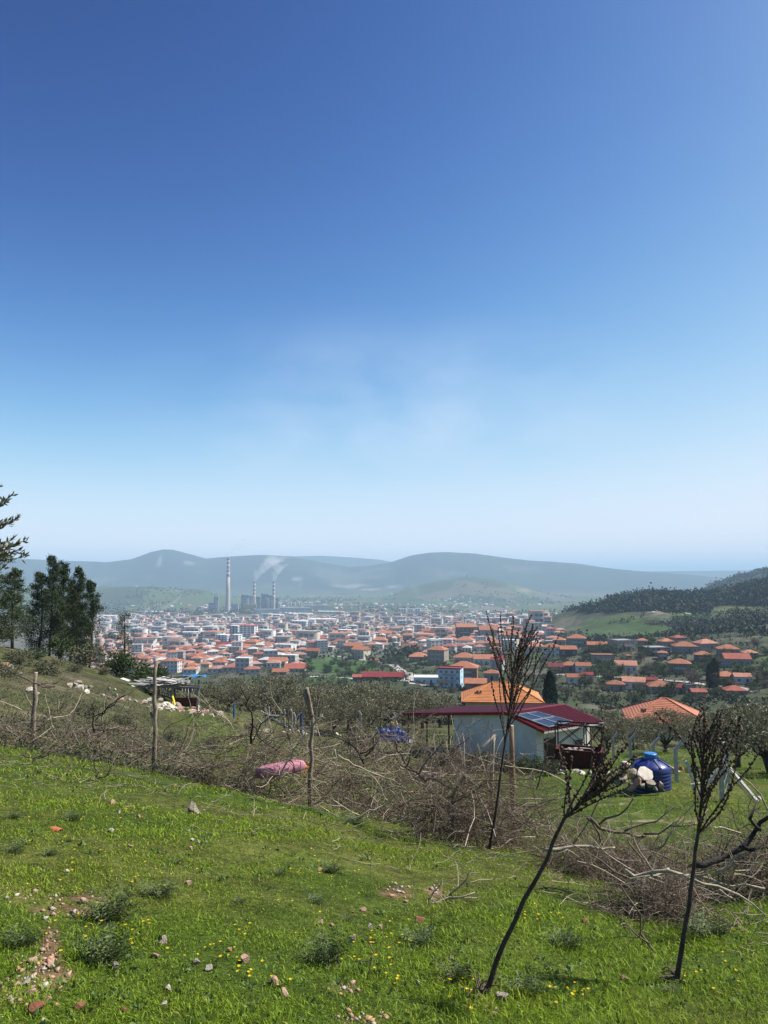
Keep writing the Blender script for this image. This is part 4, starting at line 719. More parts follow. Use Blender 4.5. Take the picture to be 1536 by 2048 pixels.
for (a, c, Y, lb, m) in (((468,1404),(468,1426),52,'upright bright blue pipe under the first olive','b'),((602,1425),(602,1458),60,'dark blue pipe standing by the white posts','d')):
    b = P(*c, Y); mb = MB(); mb.tube([(0, 0, -.3), (0, 0, P(*a, Y).z - b.z)], .07 if m == 'b' else .10, 10); tag(mb.obj('blue_pipe', M('pipe_blue', (.02, .16, .42), rough=.5) if m == 'b' else M('barrel_blue', (.03, .06, .22), rough=.5), None, b), lb, 'pipe')
# blue tarpaulin heap
def tarp():
    import bmesh
    p = hit(785, 1482); s = p.y / FPX; g = np.random.default_rng(8); r = empty('tarpaulin_heap', p, 0, 'crumpled blue tarpaulin over a heap of bags', 'tarpaulin')
    def lump(nm, c, d, mat, sd):
        n, m = 26, 16; gg = np.random.default_rng(sd); V = []
        for j in range(m + 1):
            for i in range(n):
                a = 2 * math.pi * i / n; t = j / m; rr = math.sqrt(max(0, 1 - (t * .98) ** 2.2)); f = 1 + .42 * (float(fbm(np.array([math.cos(a) * 3.6 + sd]), np.array([math.sin(a) * 3.6 + t * 5]), 4, sd)[0]) - .5) * 2
                V.append((c[0] + d[0] * rr * f * math.cos(a), c[1] + d[1] * rr * f * math.sin(a), c[2] + d[2] * t * f))
        F = [(j * n + i, j * n + (i + 1) % n, (j + 1) * n + (i + 1) % n, (j + 1) * n + i) for j in range(m) for i in range(n)]; mb = MB(); mb.add(V, F); return mb.obj(nm, mat, r)
    BT = M('blue_tarpaulin', (.06, .13, .40), (.035, .075, .28), scale=5, rough=.5, spec=.5, bump=1.0, bscale=5)
    lump('tarpaulin', (0, 0, -.1), (30 * s, 20 * s, 28 * s), BT, 3); lump('tarpaulin', (16 * s, -3 * s, -.1), (20 * s, 14 * s, 17 * s), BT, 5); lump('bag', (2 * s, 4 * s, 18 * s), (9 * s, 8 * s, 22 * s), M('tan_sack', (.50, .38, .22), rough=.9), 7); lump('bag', (30 * s, -4 * s, -.1), (12 * s, 9 * s, 7 * s), M('white_sack', (.62, .60, .58), rough=.8), 9); lump('bag', (-22 * s, -6 * s, -.1), (9 * s, 8 * s, 11 * s), M('white_sack', (.6, .6, .6)), 11)
tarp()
# ------------------------------------------------------------------ collapsed shed
GW = M('weathered_wood', (.30, .275, .24), (.17, .155, .135), scale=7, rough=.95, bump=.5, objvar=.3); PALE = M('pale_board', (.56, .54, .50), (.38, .36, .33), scale=5, rough=.9, objvar=.2); RSH = M('rusty_sheet', (.105, .038, .026), (.055, .024, .018), scale=3, rough=.9, bump=.4)
def shed():
    Y = 47.0; b = P(330, 1412, Y); r = empty('collapsed_shed', b, 0, 'collapsed open shed of grey poles, rusty sheets and loose boards', 'shed'); g = random.Random(12)
    q = lambda x, y, dy=0.0: P(x, y, Y + dy) - b
    for x, t, bt, dy in ((282,1372,1398,0),(312,1374,1412,0),(318,1373,1410,1.6),(345,1374,1414,0),(350,1374,1408,1.5),(395,1374,1412,0),(398,1360,1400,2.6),(372,1352,1398,3.0),(380,1355,1398,3.2),(335,1360,1400,3)): mb = MB(); mb.bar(q(x, t, dy), q(x + g.uniform(-2, 2), bt, dy) - Vector((0, 0, .3)), .11); mb.obj('post', GW, r)
    for a, c, dy in (((276,1372),(400,1376),0),((300,1370),(402,1372),1.5),((330,1355),(400,1352),3.2),((330,1368),(345,1352),2.5)): mb = MB(); mb.bar(q(*a, dy), q(*c, dy), .12); mb.obj('beam', GW, r)
    for i in range(44):
        x = g.uniform(275, 372); y = 1371 - g.uniform(0, 12) - (x - 275) * .03; a = q(x, y, g.uniform(0, 3)); d = Vector((g.uniform(-1, 1), g.uniform(-.6, .6), g.uniform(-.12, .12))).normalized() * g.uniform(.4, 1.1); mb = MB(); mb.bar(a - d, a + d, g.uniform(.10, .28), .03); mb.obj('roof_board', PALE if g.random() < .65 else GW, r)
    for x in (322, 327, 333, 365, 370, 376, 384, 389, 392): mb = MB(); mb.bar(q(x, 1376, .6), q(x + g.uniform(-4, 4), 1376 + g.uniform(8, 18), .6), .09, .03); mb.obj('hanging_board', PALE, r)
    mb = MB(); mb.bar(q(345, 1404, .1), q(396, 1404, .1), .04, .55); mb.obj('rusty_sheet', RSH, r); mb = MB(); mb.bar(q(272, 1390, .1), q(312, 1401, .3), .04, .72); mb.obj('rusty_sheet', RSH, r)
    mb = MB(); a, c = q(262, 1372), q(282, 1386); mb.bar(a, c, .6, .04); mb.obj('leaning_sheet', PALE, r); mb = MB(); mb.bar(q(243, 1357), q(258, 1362), .5, .05); mb.obj('leaning_sheet', PALE, r); mb = MB(); mb.bar(q(252, 1372), q(262, 1378), .04, .35); mb.obj('leaning_sheet', M('dark_tarp', (.03, .04, .08)), r)
    mb = MB(); n = 8                                           # the sagging blue sheet
    for i in range(n + 1):
        for j in range(4): p = q(366 + 46 * i / n, 1353 - j * 1.2, 2.2 + j * .55); p.z += .05 * math.sin(i * 1.3 + j); mb.v.append(tuple(p))
    for i in range(n):
        for j in range(3): mb.f.append((i * 4 + j, (i + 1) * 4 + j, (i + 1) * 4 + j + 1, i * 4 + j + 1)); mb.m.append(0)
    mb.obj('blue_sheet', M('sky_blue_sheet', (.03, .25, .62), (.02, .2, .5), scale=3, rough=.5), r)
    mb = MB(); mb.bar(q(345, 1392, -.4), q(351, 1413, -.6), .12, .05); mb.bar(q(344, 1404, -.4), q(349, 1414, -.6), .12, .05); tag(mb.obj('yellow_board', M('yellow_paint', (.72, .55, .03), rough=.6), None, b), 'bright yellow board leaning on the shed post', 'board')
shed()
# ------------------------------------------------------------------ wooden posts and poles
PW = M('post_wood', (.33, .26, .19), (.17, .13, .10), scale=11, rough=.95, bump=.9); CUTW = M('cut_wood', (.62, .52, .36), (.5, .4, .27), scale=14, rough=.8); BLK = M('burnt_wood', (.022, .018, .016), (.05, .042, .036), scale=10, rough=.95, bump=.5); BRW = M('dead_branch', (.205, .155, .115), (.105, .080, .060), scale=9, rough=.95, bump=.5); BRL = M('bleached_branch', (.47, .395, .29), (.30, .25, .18), scale=9, rough=.9, bump=.4)
def wpost(name, pts, rad, mat, label, cat='post', group='wooden posts in the brush', Y=None, extra=()):
    """pts are picture points from foot to tip at depth Y; the foot goes into the ground there."""
    if Y is None: Y = hit(*pts[0]).y
    b = P(*pts[0], Y); gzz = gz(b.x, b.y); r = empty(name, b, 0, label, cat, group)
    q = [P(x, y, Y) - b for x, y in pts]; q = [Vector((q[0].x, q[0].y, min(0, gzz - b.z) - .15))] + q
    n = len(q); mb = MB(); g = random.Random(sum(map(ord, label))); rr = [rad * (1 - .3 * i / (n - 1)) * g.uniform(.8, 1.25) for i in range(n)]; mb.tube(q, rr, 9); mb.obj('shaft', mat, r, smooth=True); d = (q[-1] - q[-2]).normalized()
    mb = MB(); mb.tube([q[-1] - d * .002, q[-1] + d * .012], [rr[-1] * 1.0, rr[-1] * .97], 9); mb.obj('cut_end', CUTW, r)
    for pp, e0, e1, mm in extra:
        qq = [P(x, y, Y + dy) - b for x, y, dy in pp]; mb = MB(); mb.tube(qq, [e0 + (e1 - e0) * i / (len(qq) - 1) for i in range(len(qq))], 6); mb.obj('limb', mm, r, smooth=True)
    return r
wpost('wooden_post', [(309,1497),(311,1460),(309,1440),(311,1420),(308,1400),(310,1375),(309,1350),(313,1322)], .042, PW, 'rough upright wooden post left of the long brush pile', Y=15.0, extra=[([(309,1440,0),(303,1430,0),(301,1424,0)], .03, .02, PW)])
wpost('wooden_post', [(67,1440),(68,1420),(71,1400),(69,1370),(72,1346)], .055, PW, 'short rough wooden post among the far left brush', Y=16.0, extra=[([(68,1420,0),(56,1400,.2),(50,1385,.2)], .02, .008, PW)])
wpost('wooden_post', [(620,1560),(620,1548),(624,1520),(621,1490),(626,1455),(624,1432),(619,1400),(614,1377)], .038, PW, 'thick forked wooden post with pale cut tips in the brush centre', Y=13.2, extra=[([(624,1434,0),(612,1395,.02),(609,1378,.03)], .045, .03, PW)])
wpost('wooden_post', [(1026,1606),(1025,1560),(1024,1500),(1023,1452)], .062, M('pole_wood', (.31, .20, .11), (.20, .13, .075), scale=9, rough=.9, bump=.6), 'straight brown pole standing before the white house', Y=14.2)
wpost('wooden_stake', [(905,1590),(945,1530),(960,1500),(991,1470)], .03, BRL, 'bleached stake slanting up in front of the house wall', Y=12.8); wpost('wooden_stake', [(983,1560),(986,1500),(988,1472)], .04, BRL, 'pale broken stake beside the slanting one', Y=13.5)
# burnt and dead branches that stand out singly
DB = [ (BLK,.030,12.5,[(505,1487),(502,1440),(494,1400),(480,1372)],[[(505,1480),(520,1450),(545,1435),(575,1428),(590,1420)],[(503,1450),(530,1480),(560,1505)],[(575,1428),(578,1450),(576,1480),(585,1500)]],'black burnt branch arching left of the forked post'),
 (BLK,.026,12.0,[(730,1525),(710,1495),(680,1478),(655,1470)],[[(728,1520),(745,1490),(760,1450),(764,1410),(756,1398)],[(720,1510),(750,1488),(775,1455)]],'black forked branch rising right of the forked post'),
 (BLK,.022,15.0,[(185,1465),(190,1435),(250,1390)],[[(188,1440),(187,1410),(190,1390)],[(190,1440),(230,1405)],[(188,1455),(240,1440)],[(186,1460),(300,1460)]],'black thin branches crossing left of the wooden post'),
 (BRW,.03,15.5,[(40,1350),(75,1370),(110,1374)],[[(75,1370),(130,1362)]],'dark crooked branch lying across the far left brush'),
 (BRL,.028,12.2,[(555,1565),(580,1515),(615,1460),(645,1432)],[[(645,1432),(630,1445),(620,1460)],[(620,1455),(640,1440)]],'bleached long branch leaning on the forked post'),
 (BRL,.022,11.6,[(675,1505),(705,1530),(735,1545),(770,1555),(800,1570)],[[(670,1500),(672,1530),(674,1560)],[(735,1545),(760,1575),(775,1600)]],'pale arching branch over the brush right of the pink roll'),
 (BRW,.034,11.5,[(850,1560),(820,1535),(795,1500),(790,1480)],[[(835,1548),(860,1520),(880,1490),(895,1475)],[(850,1560),(900,1575),(950,1600)],[(830,1545),(800,1530),(785,1500)],[(815,1530),(825,1500),(800,1470)]],'pale forked limb fanning out over the brush before the house'),
 (BRL,.020,10.4,[(690,1650),(720,1628),(770,1610),(810,1575)],[[(720,1628),(680,1615),(640,1600)]],'bleached branch curving out of the brush onto the grass'),
 (BRW,.022,10.8,[(180,1560),(195,1556),(185,1520),(200,1500)],[[(195,1556),(240,1545),(270,1520)],[(215,1552),(222,1530),(230,1510)]],'bent branch at the left end of the brush on the grass'),
 (BRW,.022,11.8,[(45,1510),(65,1516),(100,1505),(150,1490)],[[(65,1516),(110,1522)],[(80,1512),(100,1495)]],'dark branch end lying at far left of the brush'),
 (BRL,.022,6.6,[(808,1828),(850,1812),(900,1795),(950,1785)],[[(850,1812),(870,1785),(885,1760)],[(860,1806),(910,1815),(950,1808)],[(900,1795),(930,1760),(945,1735)]],'forked bleached branch lying alone in the grass'),
 (BRW,.014,4.5,[(680,2012),(720,1992),(745,1990),(780,1985)],[[(765,1990),(790,2008),(810,2014)],[(725,1992),(735,1950),(748,1905)]],'thin curved twig lying at the bottom of the meadow'),
 (BRL,.030,7.6,[(1090,1698),(1150,1692),(1230,1695)],[[(1150,1692),(1100,1712)]],'straight pale stick along the low twig heap'),
 (BRW,.030,7.8,[(1180,1638),(1200,1655),(1250,1668),(1290,1672)],[[(1290,1672),(1340,1650),(1390,1648),(1430,1655)],[(1180,1638),(1200,1680),(1215,1710)],[(1250,1665),(1310,1640),(1370,1620)],[(1200,1650),(1270,1600),(1235,1580),(1220,1570)]],'arched dead limb above the low twig heap on the right'),
 (BLK,.045,6.4,[(1390,1730),(1440,1718),(1480,1695),(1520,1660),(1560,1610)],[[(1480,1695),(1500,1700),(1560,1680)],[(1520,1660),(1500,1640),(1515,1600)]],'thick dark limb reaching in from the right edge'),
 (BRL,.024,6.3,[(1250,1745),(1340,1745),(1420,1755),(1530,1778)],[[(1340,1745),(1290,1755),(1245,1770)],[(1420,1755),(1460,1720),(1490,1700)]],'long pale stick across the right branch heap'),
 (BRL,.020,6.0,[(1380,1755),(1440,1780),(1530,1830)],[[(1440,1780),(1470,1800),(1500,1850)]],'second pale stick pointing to the right edge'),
 (BRW,.016,5.8,[(1330,1930),(1290,1870),(1240,1770)],[[(1300,1885),(1250,1850),(1240,1850)]],'thin dry stem slanting left beside the upright stalk foot'),
 (BRW,.020,12.6,[(880,1530),(905,1500),(940,1470)],[[(905,1500),(930,1495)],[(920,1485),(915,1460)]],'dark dead branch against the white house wall'),
 (BRW,.022,13.0,[(1075,1580),(1085,1540),(1098,1465)],[[(1085,1540),(1100,1520)]],'thin dark stem rising before the house corner')]
for i, (m, r0, Y, mainp, subs, lb) in enumerate(DB):
    fx = [hit(*mainp[0], 1.6, Y + 6).y, Y]; Y = min(max(Y, 2), fx[0] + .6); b = P(*mainp[0], Y); g = random.Random(i); e = empty('dead_branch', b, 0, lb, 'branch', 'large dead branches in the brush')
    gn = np.random.default_rng(900 + i); tw = []
    def line(pts, ra, rb, nm):
        q = [P(x, y, Y + g.uniform(-.12, .12)) - b for x, y in pts]; w = []
        for a, c in zip(q[:-1], q[1:]):
            k = max(2, int((c - a).length / .10)); jl = min(.02, (c - a).length * .05)
            for n in range(k): w.append(a.lerp(c, n / k) + Vector((g.gauss(0, jl), g.gauss(0, jl * 1.4), g.gauss(0, jl))))
        w.append(q[-1]); MB().tube(w, [(ra + (rb - ra) * k / (len(w) - 1)) * g.uniform(.82, 1.2) for k in range(len(w))], 6).obj(nm, m, e, smooth=True); tw.extend(w[1:])
    line(mainp, r0 * .62, r0 * .34, 'limb')
    for s in subs: line(s, r0 * .42, r0 * .13, 'side_branch')
    A = np.array([tuple(v) for v in tw]); N = int(len(A) * 1.1); A = A[gn.integers(0, len(A), N)]; d = np.stack([gn.normal(0, 1, N), gn.normal(0, .6, N), gn.normal(.25, .8, N)], 1); C = curvy(A, d, gn.uniform(.06, .34, N), 6, .22, .02, gn); V, F = tubes(C, np.linspace(.0042, .0016, 6)[None] * max(1, Y / 9), 3); o = ob('twigs', np_mesh('twigs', V, F, m), e); o['kind'] = 'stuff'
# ------------------------------------------------------------------ brush piles
BT1 = M('brush_twig', (.200, .148, .110), (.092, .067, .050), scale=6, rough=.95, island=.5); BT2 = M('brush_twig_pale', (.43, .36, .26), (.27, .22, .16), scale=6, rough=.95, island=.4)
def brush(px, py, wpx, hpx, n, label, seed, dens=1.0, pale=.3, name='brush_pile', flat=1.0):
    g = np.random.default_rng(seed); b = hit(px, py); s = b.y / FPX; W = wpx * s / 2; H = hpx * s * (1.95 if 640 < px < 1070 else 1.5 if px > 380 else 1.2)
    r = empty(name, b, 0, label, 'brush pile', 'piles of cut brush along the field edge')
    def floor(C): lo = ground_z(C[..., 0].ravel() + b.x, C[..., 1].ravel() + b.y).reshape(C.shape[:2]) - b.z + .01; C[..., 2] = np.maximum(C[..., 2], lo); return C
    def put(C, r0, r1, mat, nm, sides=3): S = C.shape[1]; V, F = tubes(C, np.linspace(r0, r1, S)[None] * g.uniform(.6, 1.5, (len(C), 1)), sides); o = ob(nm, np_mesh(nm, V, F, mat), r); o['kind'] = 'stuff'
    N = int(n * .11); a = g.uniform(0, 2 * np.pi, N); rr = np.sqrt(g.random(N)); X = b.x + np.cos(a) * rr * W; Y_ = b.y + .5 * W + np.sin(a) * rr * W * .8; Z = ground_z(X, Y_); top = H * (1 - .6 * rr ** 2) * flat
    st = np.stack([X - b.x, Y_ - b.y, Z - b.z + top * g.uniform(0, .85, N)], 1); d = np.stack([g.normal(0, 1, N), g.normal(0, .6, N), g.normal(.30, .45, N)], 1); L = g.uniform(.45, 1.25, N) * (.6 + .7 * H / .8)
    A = floor(curvy(st - d / np.linalg.norm(d, axis=1, keepdims=True) * (L * .4)[:, None], d, L, 9, .17, .04, g)); k = max(.0026, s * .34); h = N // 3
    put(A[:h], k * 2.6, k * 1.0, BRL, 'pale_branches', 4); put(A[h:], k * 2.3, k * .9, BRW, 'branches', 4)
    N2 = int(n * (1.5 if px > 600 else 1.1) * dens); q = A[g.integers(0, N, N2), g.integers(2, 9, N2)]; d = np.stack([g.normal(0, 1, N2), g.normal(0, .7, N2), g.normal(.22, .75, N2)], 1); B = floor(curvy(q, d, g.uniform(.15, .55, N2), 6, .2, .03, g)); h = int(N2 * pale)
    put(B[:h], k * 1.0, k * .5, BT2, 'pale_twigs'); put(B[h:], k * 1.0, k * .5, BT1, 'twigs')
    N3 = int(n * (1.7 if px > 600 else 1.1) * dens); q = B[g.integers(0, N2, N3), g.integers(1, 6, N3)]; d = np.stack([g.normal(0, 1, N3), g.normal(0, .8, N3), g.normal(.1, .8, N3)], 1); put(floor(curvy(q, d, g.uniform(.06, .24, N3), 4, .28, .02, g)), k * .6, k * .35, BT1, 'fine_twigs')
    for j in range(4): # stouter sticks in the pile
        a = g.uniform(0, 6.28); p0 = np.array([[math.cos(a) * W * .5, W * .4 + math.sin(a) * W * .3, H * g.uniform(.3, .8)]]); d = np.array([[g.normal(0, 1), g.normal(0, .5), g.normal(.4, .4)]]); C = curvy(p0, d, np.array([g.uniform(.6, 1.3)]), 8, .16, 0, g); V, F = tubes(C, np.linspace(.012, .004, 8)[None], 5); ob('stick', np_mesh('stick', V, F, BRW if j % 2 else BRL, smooth=True), r)
BP = [(30,1490,190,75,300,.8,'thin grey brush at the left picture edge'),(140,1505,190,70,320,.9,'grey brush right of the left-edge one'),(245,1520,160,50,220,.7,'sparse brush left of the rough upright post'),(345,1545,170,60,360,.9,'brush pile at the foot of the rough upright post'),(440,1572,170,110,620,1.0,'tall brush pile left of the pink roll'),(560,1602,200,125,900,1.0,'brush pile under the pink roll'),(660,1612,170,90,620,1.0,'brush pile around the forked post'),(760,1636,170,105,700,1.1,'dense brush pile right of the forked post'),(850,1662,170,115,760,1.15,'dense brown brush pile below the white house'),(940,1690,180,120,800,1.2,'dense brown brush pile before the tall dry stalk'),(1050,1700,170,100,560,.9,'brush pile right of the tall dry stalk'),
 (1190,1752,200,38,520,1.0,'low flat heap of brown twigs in the right meadow'),(1300,1770,170,50,420,.9,'low twig heap behind the upright dry stalk'),(1325,1830,90,60,320,1.0,'small dense twig tuft left of the upright dry stalk'),(1440,1800,220,70,480,.8,'loose branch heap right of the upright dry stalk'),(1540,1790,160,110,420,.8,'branch heap cut by the right edge')]
for i, (x, y, w, h, n, dn, lb) in enumerate(BP): brush(x, y, w, h, n if x > 380 else int(n * .75), lb, 300 + i, dn * 1.25, .22 if 'brown' in lb else .4)
# ------------------------------------------------------------------ tall dry stalks with seed capsules
STK = M('dry_stalk', (.095, .068, .052), (.040, .029, .023), scale=12, rough=.95, bump=.5); CAPS = M('seed_capsule', (.105, .070, .048), (.045, .031, .023), scale=20, rough=.95, island=.4)
def mullein(pts, Y, r0, nb, fan, label, seed, split=.55, blen=.45):
    g = np.random.default_rng(seed); b = hit(*pts[0]); Y = b.y; r = empty('dry_stalk', b, 0, label, 'dry plant', 'tall dry seed stalks')
    c = np.array([P(x, y, Y) - b for x, y in pts]); c[0, 2] = -.03; t = np.linspace(0, 1, len(c)); tt = np.linspace(0, 1, 16); C = np.stack([np.interp(tt, t, c[:, k]) for k in range(3)], 1) + g.normal(0, .004, (16, 3)); H = np.linalg.norm(c[-1] - c[0])
    MB().tube(C, [r0 * (1 - .72 * k / 15) for k in range(16)], 8).obj('stem', STK, r, smooth=True)
    ax = (c[-1] - c[0]) / H; cen = []
    def caps_on(Q):
        m = len(Q); L = np.linalg.norm(Q[-1] - Q[0]); k = int(L / (.021 if Y < 6 else .027))
        for j in range(k):
            f = (j + g.random()) / k
            if f < .12: continue
            i = min(m - 2, int(f * (m - 1))); q = Q[i] + (Q[i + 1] - Q[i]) * (f * (m - 1) - i); cen.append(q + g.normal(0, .005, 3))
    caps_on(C[9:])
    for j in range(nb):
        k = split + (1 - split) * .8 * (j + g.random()) / nb; p = C[int(k * 15)]; a = g.uniform(0, 6.28); side = np.cross(ax, [math.cos(a), math.sin(a), .1]); side /= np.linalg.norm(side); L = H * blen * (1.15 - k) * g.uniform(.8, 1.5) / .45 * .5
        Q = [p]; d = ax * .75 + side * fan * g.uniform(.35, 1.1)
        for _ in range(8): d = d / np.linalg.norm(d); Q.append(Q[-1] + d * L / 8); d = d + ax * .07 + g.normal(0, .10, 3)
        Q = np.array(Q); MB().tube(Q, [(.0055 - .003 * q / 8) * (1.6 if Y > 6 else 1) for q in range(9)], 5).obj('side_stem', STK, r, smooth=True); caps_on(Q)
    cen = np.array(cen); o8 = np.array([(1,0,0),(-1,0,0),(0,1,0),(0,-1,0),(0,0,1.3),(0,0,-1)], float); f8 = np.array([(0,2,4),(2,1,4),(1,3,4),(3,0,4),(2,0,5),(1,2,5),(3,1,5),(0,3,5)]); s = g.uniform(.0055, .0098, len(cen)) * (1.9 if Y > 6 else 1.3)
    V = (cen[:, None] + o8[None] * s[:, None, None]).reshape(-1, 3); F = (f8[None] + (np.arange(len(cen)) * 6)[:, None, None]).reshape(-1, 3); ob('seed_capsules', np_mesh('seed_capsules', V, F, CAPS), r)['kind'] = 'stuff'
    N = 22; st = np.tile([0, 0, .02], (N, 1)) + g.normal(0, .02, (N, 3)) * [1, 1, .5]; d = np.stack([g.normal(0, 1, N), g.normal(0, 1, N), g.uniform(.1, .9, N)], 1); A = curvy(st, d, g.uniform(.06, .17, N), 5, .25, .12, g); V, F = tubes(A, np.linspace(.006, .002, 5)[None].repeat(N, 0), 4); ob('dead_leaves', np_mesh('dead_leaves', V, F, BRW), r)['kind'] = 'stuff'
mullein([(962,1992),(1010,1885),(1070,1760),(1130,1640),(1175,1590),(1215,1535)], 4.05, .017, 24, .60, 'dark dry stalk leaning right with beaded seed branches', 51, .62, .5)
mullein([(1352,1965),(1370,1850),(1388,1740),(1400,1630),(1405,1540),(1412,1450)], 4.25, .018, 26, .50, 'upright dark dry stalk at right with beaded branches', 52, .55, .55)
mullein([(978,1700),(992,1620),(1005,1520),(1018,1430),(1030,1350),(1040,1285)], 7.3, .024, 34, .46, 'tall dry stalk before the house reaching above its roof', 53, .5, .62)
# knots of dead leaves on the upright stalk are small; the pink roll
def roll():
    Y = hit(560, 1602).y + .12; a, b = P(516, 1547, Y - .3), P(606, 1529, Y + .15); r = empty('pink_mattress_roll', a, 0, 'rolled pink foam mattress lying on the brush', 'mattress'); d = b - a; L = d.length; d.normalize(); up = Vector((0, 0, 1)); s = d.cross(up).normalized(); up = s.cross(d); PK = M('pink_foam', (.52, .24, .29), (.42, .17, .22), scale=4, rough=.85, bump=.12, bscale=6); n = 22; mb = MB(); S = 14
    for k in range(S + 1):
        t = k / S; e = min(1, .78 + 2.2 * min(t, 1 - t)); w = .15 * e * (1 - .06 * math.sin(t * 9)); hh = .105 * e * (1 - .05 * math.sin(t * 13 + 1)) * (1 - .25 * max(0, t - .6))
        for i in range(n): an = 2 * math.pi * i / n; q = d * (L * t) + s * math.copysign(abs(math.cos(an)) ** .7, math.cos(an)) * w + up * math.copysign(abs(math.sin(an)) ** .7, math.sin(an)) * hh; mb.v.append(tuple(q))
    for k in range(S):
        for i in range(n): mb.f.append((k * n + i, k * n + (i + 1) % n, (k + 1) * n + (i + 1) % n, (k + 1) * n + i)); mb.m.append(0)
    mb.f += [tuple(range(n - 1, -1, -1)), tuple(range(S * n, S * n + n))]; mb.m += [0, 0]; mb.obj('roll', PK, r, smooth=True)
    mb = MB()
    for k in range(24): an = 2 * math.pi * k / 23; 
    for t, c in ((.72, 0),):
        q = [d * (L * t) + s * .158 * math.cos(x) + up * .112 * math.sin(x) for x in np.linspace(0, 2 * math.pi, 20)]; mb.tube(q, .012, 5)
    mb.obj('strap', M('dark_strap', (.05, .02, .03)), r)
    g = np.random.default_rng(3); N = 160; c = np.array(d * L) + g.normal(0, .07, (N, 3)) * [1.2, .6, 1.1]; V, F = cards(c - [0, 0, .05], g.uniform(.03, .07, N), .5, -.2, g); tag(ob('orange_leaves', np_mesh('orange_leaves', V, F, M('orange_leaf', (.52, .26, .06), (.38, .17, .05), scale=20, rough=.8, island=.4)), None, a), 'clump of withered orange leaves at the end of the pink roll', 'leaves')
roll()
# ------------------------------------------------------------------ village houses
def roofmat(nm, c): return M(nm, c, tuple(v * .72 for v in c), scale=.7, rough=.85, bump=.6, bscale=6, objvar=.22)
RF = {'orange': roofmat('roof_orange', (.40, .160, .090)), 'salmon': roofmat('roof_salmon', (.43, .20, .135)), 'red': roofmat('roof_red', (.34, .105, .072)), 'dark red': roofmat('roof_dark_red', (.24, .038, .042)), 'grey': roofmat('roof_grey', (.30, .29, .28)), 'brown': roofmat('roof_brown', (.24, .13, .09)), 'white': roofmat('roof_white', (.66, .65, .63))}
def wallmat(nm, c): return M('wall_' + nm, c, tuple(v * .75 for v in c), scale=.5, rough=.92, objvar=.12)
WL = {'white': wallmat('white', (.72, .71, .68)), 'cream': wallmat('cream', (.62, .56, .43)), 'grey': wallmat('grey', (.30, .29, .28)), 'brown': wallmat('brown', (.26, .19, .14)), 'stone': wallmat('stone', (.38, .32, .26)), 'dark': wallmat('dark', (.115, .10, .095)), 'blue': wallmat('blue', (.50, .66, .78)), 'brick': wallmat('brick', (.34, .17, .115)), 'pink': wallmat('pink', (.58, .36, .33)), 'yellow': wallmat('yellow', (.66, .50, .20)), 'greenish': wallmat('greenish', (.50, .52, .40))}
WFR = M('window_frame', (.6, .59, .57), rough=.6); WGL = M('window_glass', (.07, .078, .088), (.10, .105, .11), scale=1, rough=.15, spec=.6); DRM = M('house_door', (.16, .085, .05), rough=.7, objvar=.4); CHM = M('chimney_brick', (.33, .2, .15), rough=.95); CONCS = M('slab', (.46, .44, .41), rough=.9)
def win_mesh():
    f = MB()
    for a, b, c, d in ((-.5, -.5, .5, -.40), (-.5, .40, .5, .5), (-.5, -.40, -.41, .40), (.41, -.40, .5, .40), (-.04, -.40, .04, .40)): f.box(((a + c) / 2, 0, (b + d) / 2), (c - a, 1, d - b))
    p = MB(); p.box((0, .25, 0), (.9, .5, .9)); return f.mesh('window', [WFR]), p.mesh('pane', [WGL])
WINM, PANEM = win_mesh()
DOORB = MB().box((0, 0, 0), (1, 1, 1)).mesh('door', [DRM]); CHB = MB().box((0, 0, .5), (1, 1, 1)).box((0, 0, 1.04), (1.25, 1.25, .1)).mesh('chimney', [CHM])
def roof_mb(w, d, h, kind, ov=.45, th=.16):
    mb = MB(); X, Y = w / 2 + ov, d / 2 + ov; e = [(-X, -Y), (X, -Y), (X, Y), (-X, Y)]
    if kind == 'hip': k = max(0.05, X - Y) if X > Y else .05; ky = 0 if X > Y else Y - X; r = [(-k, 0 - ky), (k, ky)] if X >= Y else [(0, -ky), (0, ky)]
    else: r = [(-X, 0), (X, 0)]
    lo = [(x, y, 0) for x, y in e]; up = [(x, y, th) for x, y in e]; rg = [(x, y, th + h) for x, y in r]
    if kind == 'flat':
        mb.box((0, 0, .12), (w + .3, d + .3, .24)); mb.box((0, -d / 2 - .02, .42), (w + .34, .14, .36)); mb.box((0, d / 2 + .02, .42), (w + .34, .14, .36)); mb.box((-w / 2 - .02, 0, .42), (.14, d - .1, .36)); mb.box((w / 2 + .02, 0, .42), (.14, d - .1, .36)); return mb
    mb.add(lo + up, [(3, 2, 1, 0), (0, 1, 5, 4), (1, 2, 6, 5), (2, 3, 7, 6), (3, 0, 4, 7)])
    if X >= Y or kind != 'hip': mb.add(up + rg, [(0, 1, 5, 4), (2, 3, 4, 5), (1, 2, 5), (3, 0, 4)])
    else: mb.add(up + rg, [(1, 2, 5, 4), (3, 0, 4, 5), (0, 1, 4), (2, 3, 5)])
    return mb
def ridge_caps(mat, rf, w, d, h, ov, th, rad=.13):
    X, Y = w / 2 + ov, d / 2 + ov; k = max(.05, X - Y); a, b = Vector((-k, 0, th + h)), Vector((k, 0, th + h))
    for p, q in ((a, b), (a, (-X, -Y, th)), (a, (-X, Y, th)), (b, (X, -Y, th)), (b, (X, Y, th))): MB().tube([p, q], rad, 6).obj('ridge_cap', mat, rf)
HOUSES = []
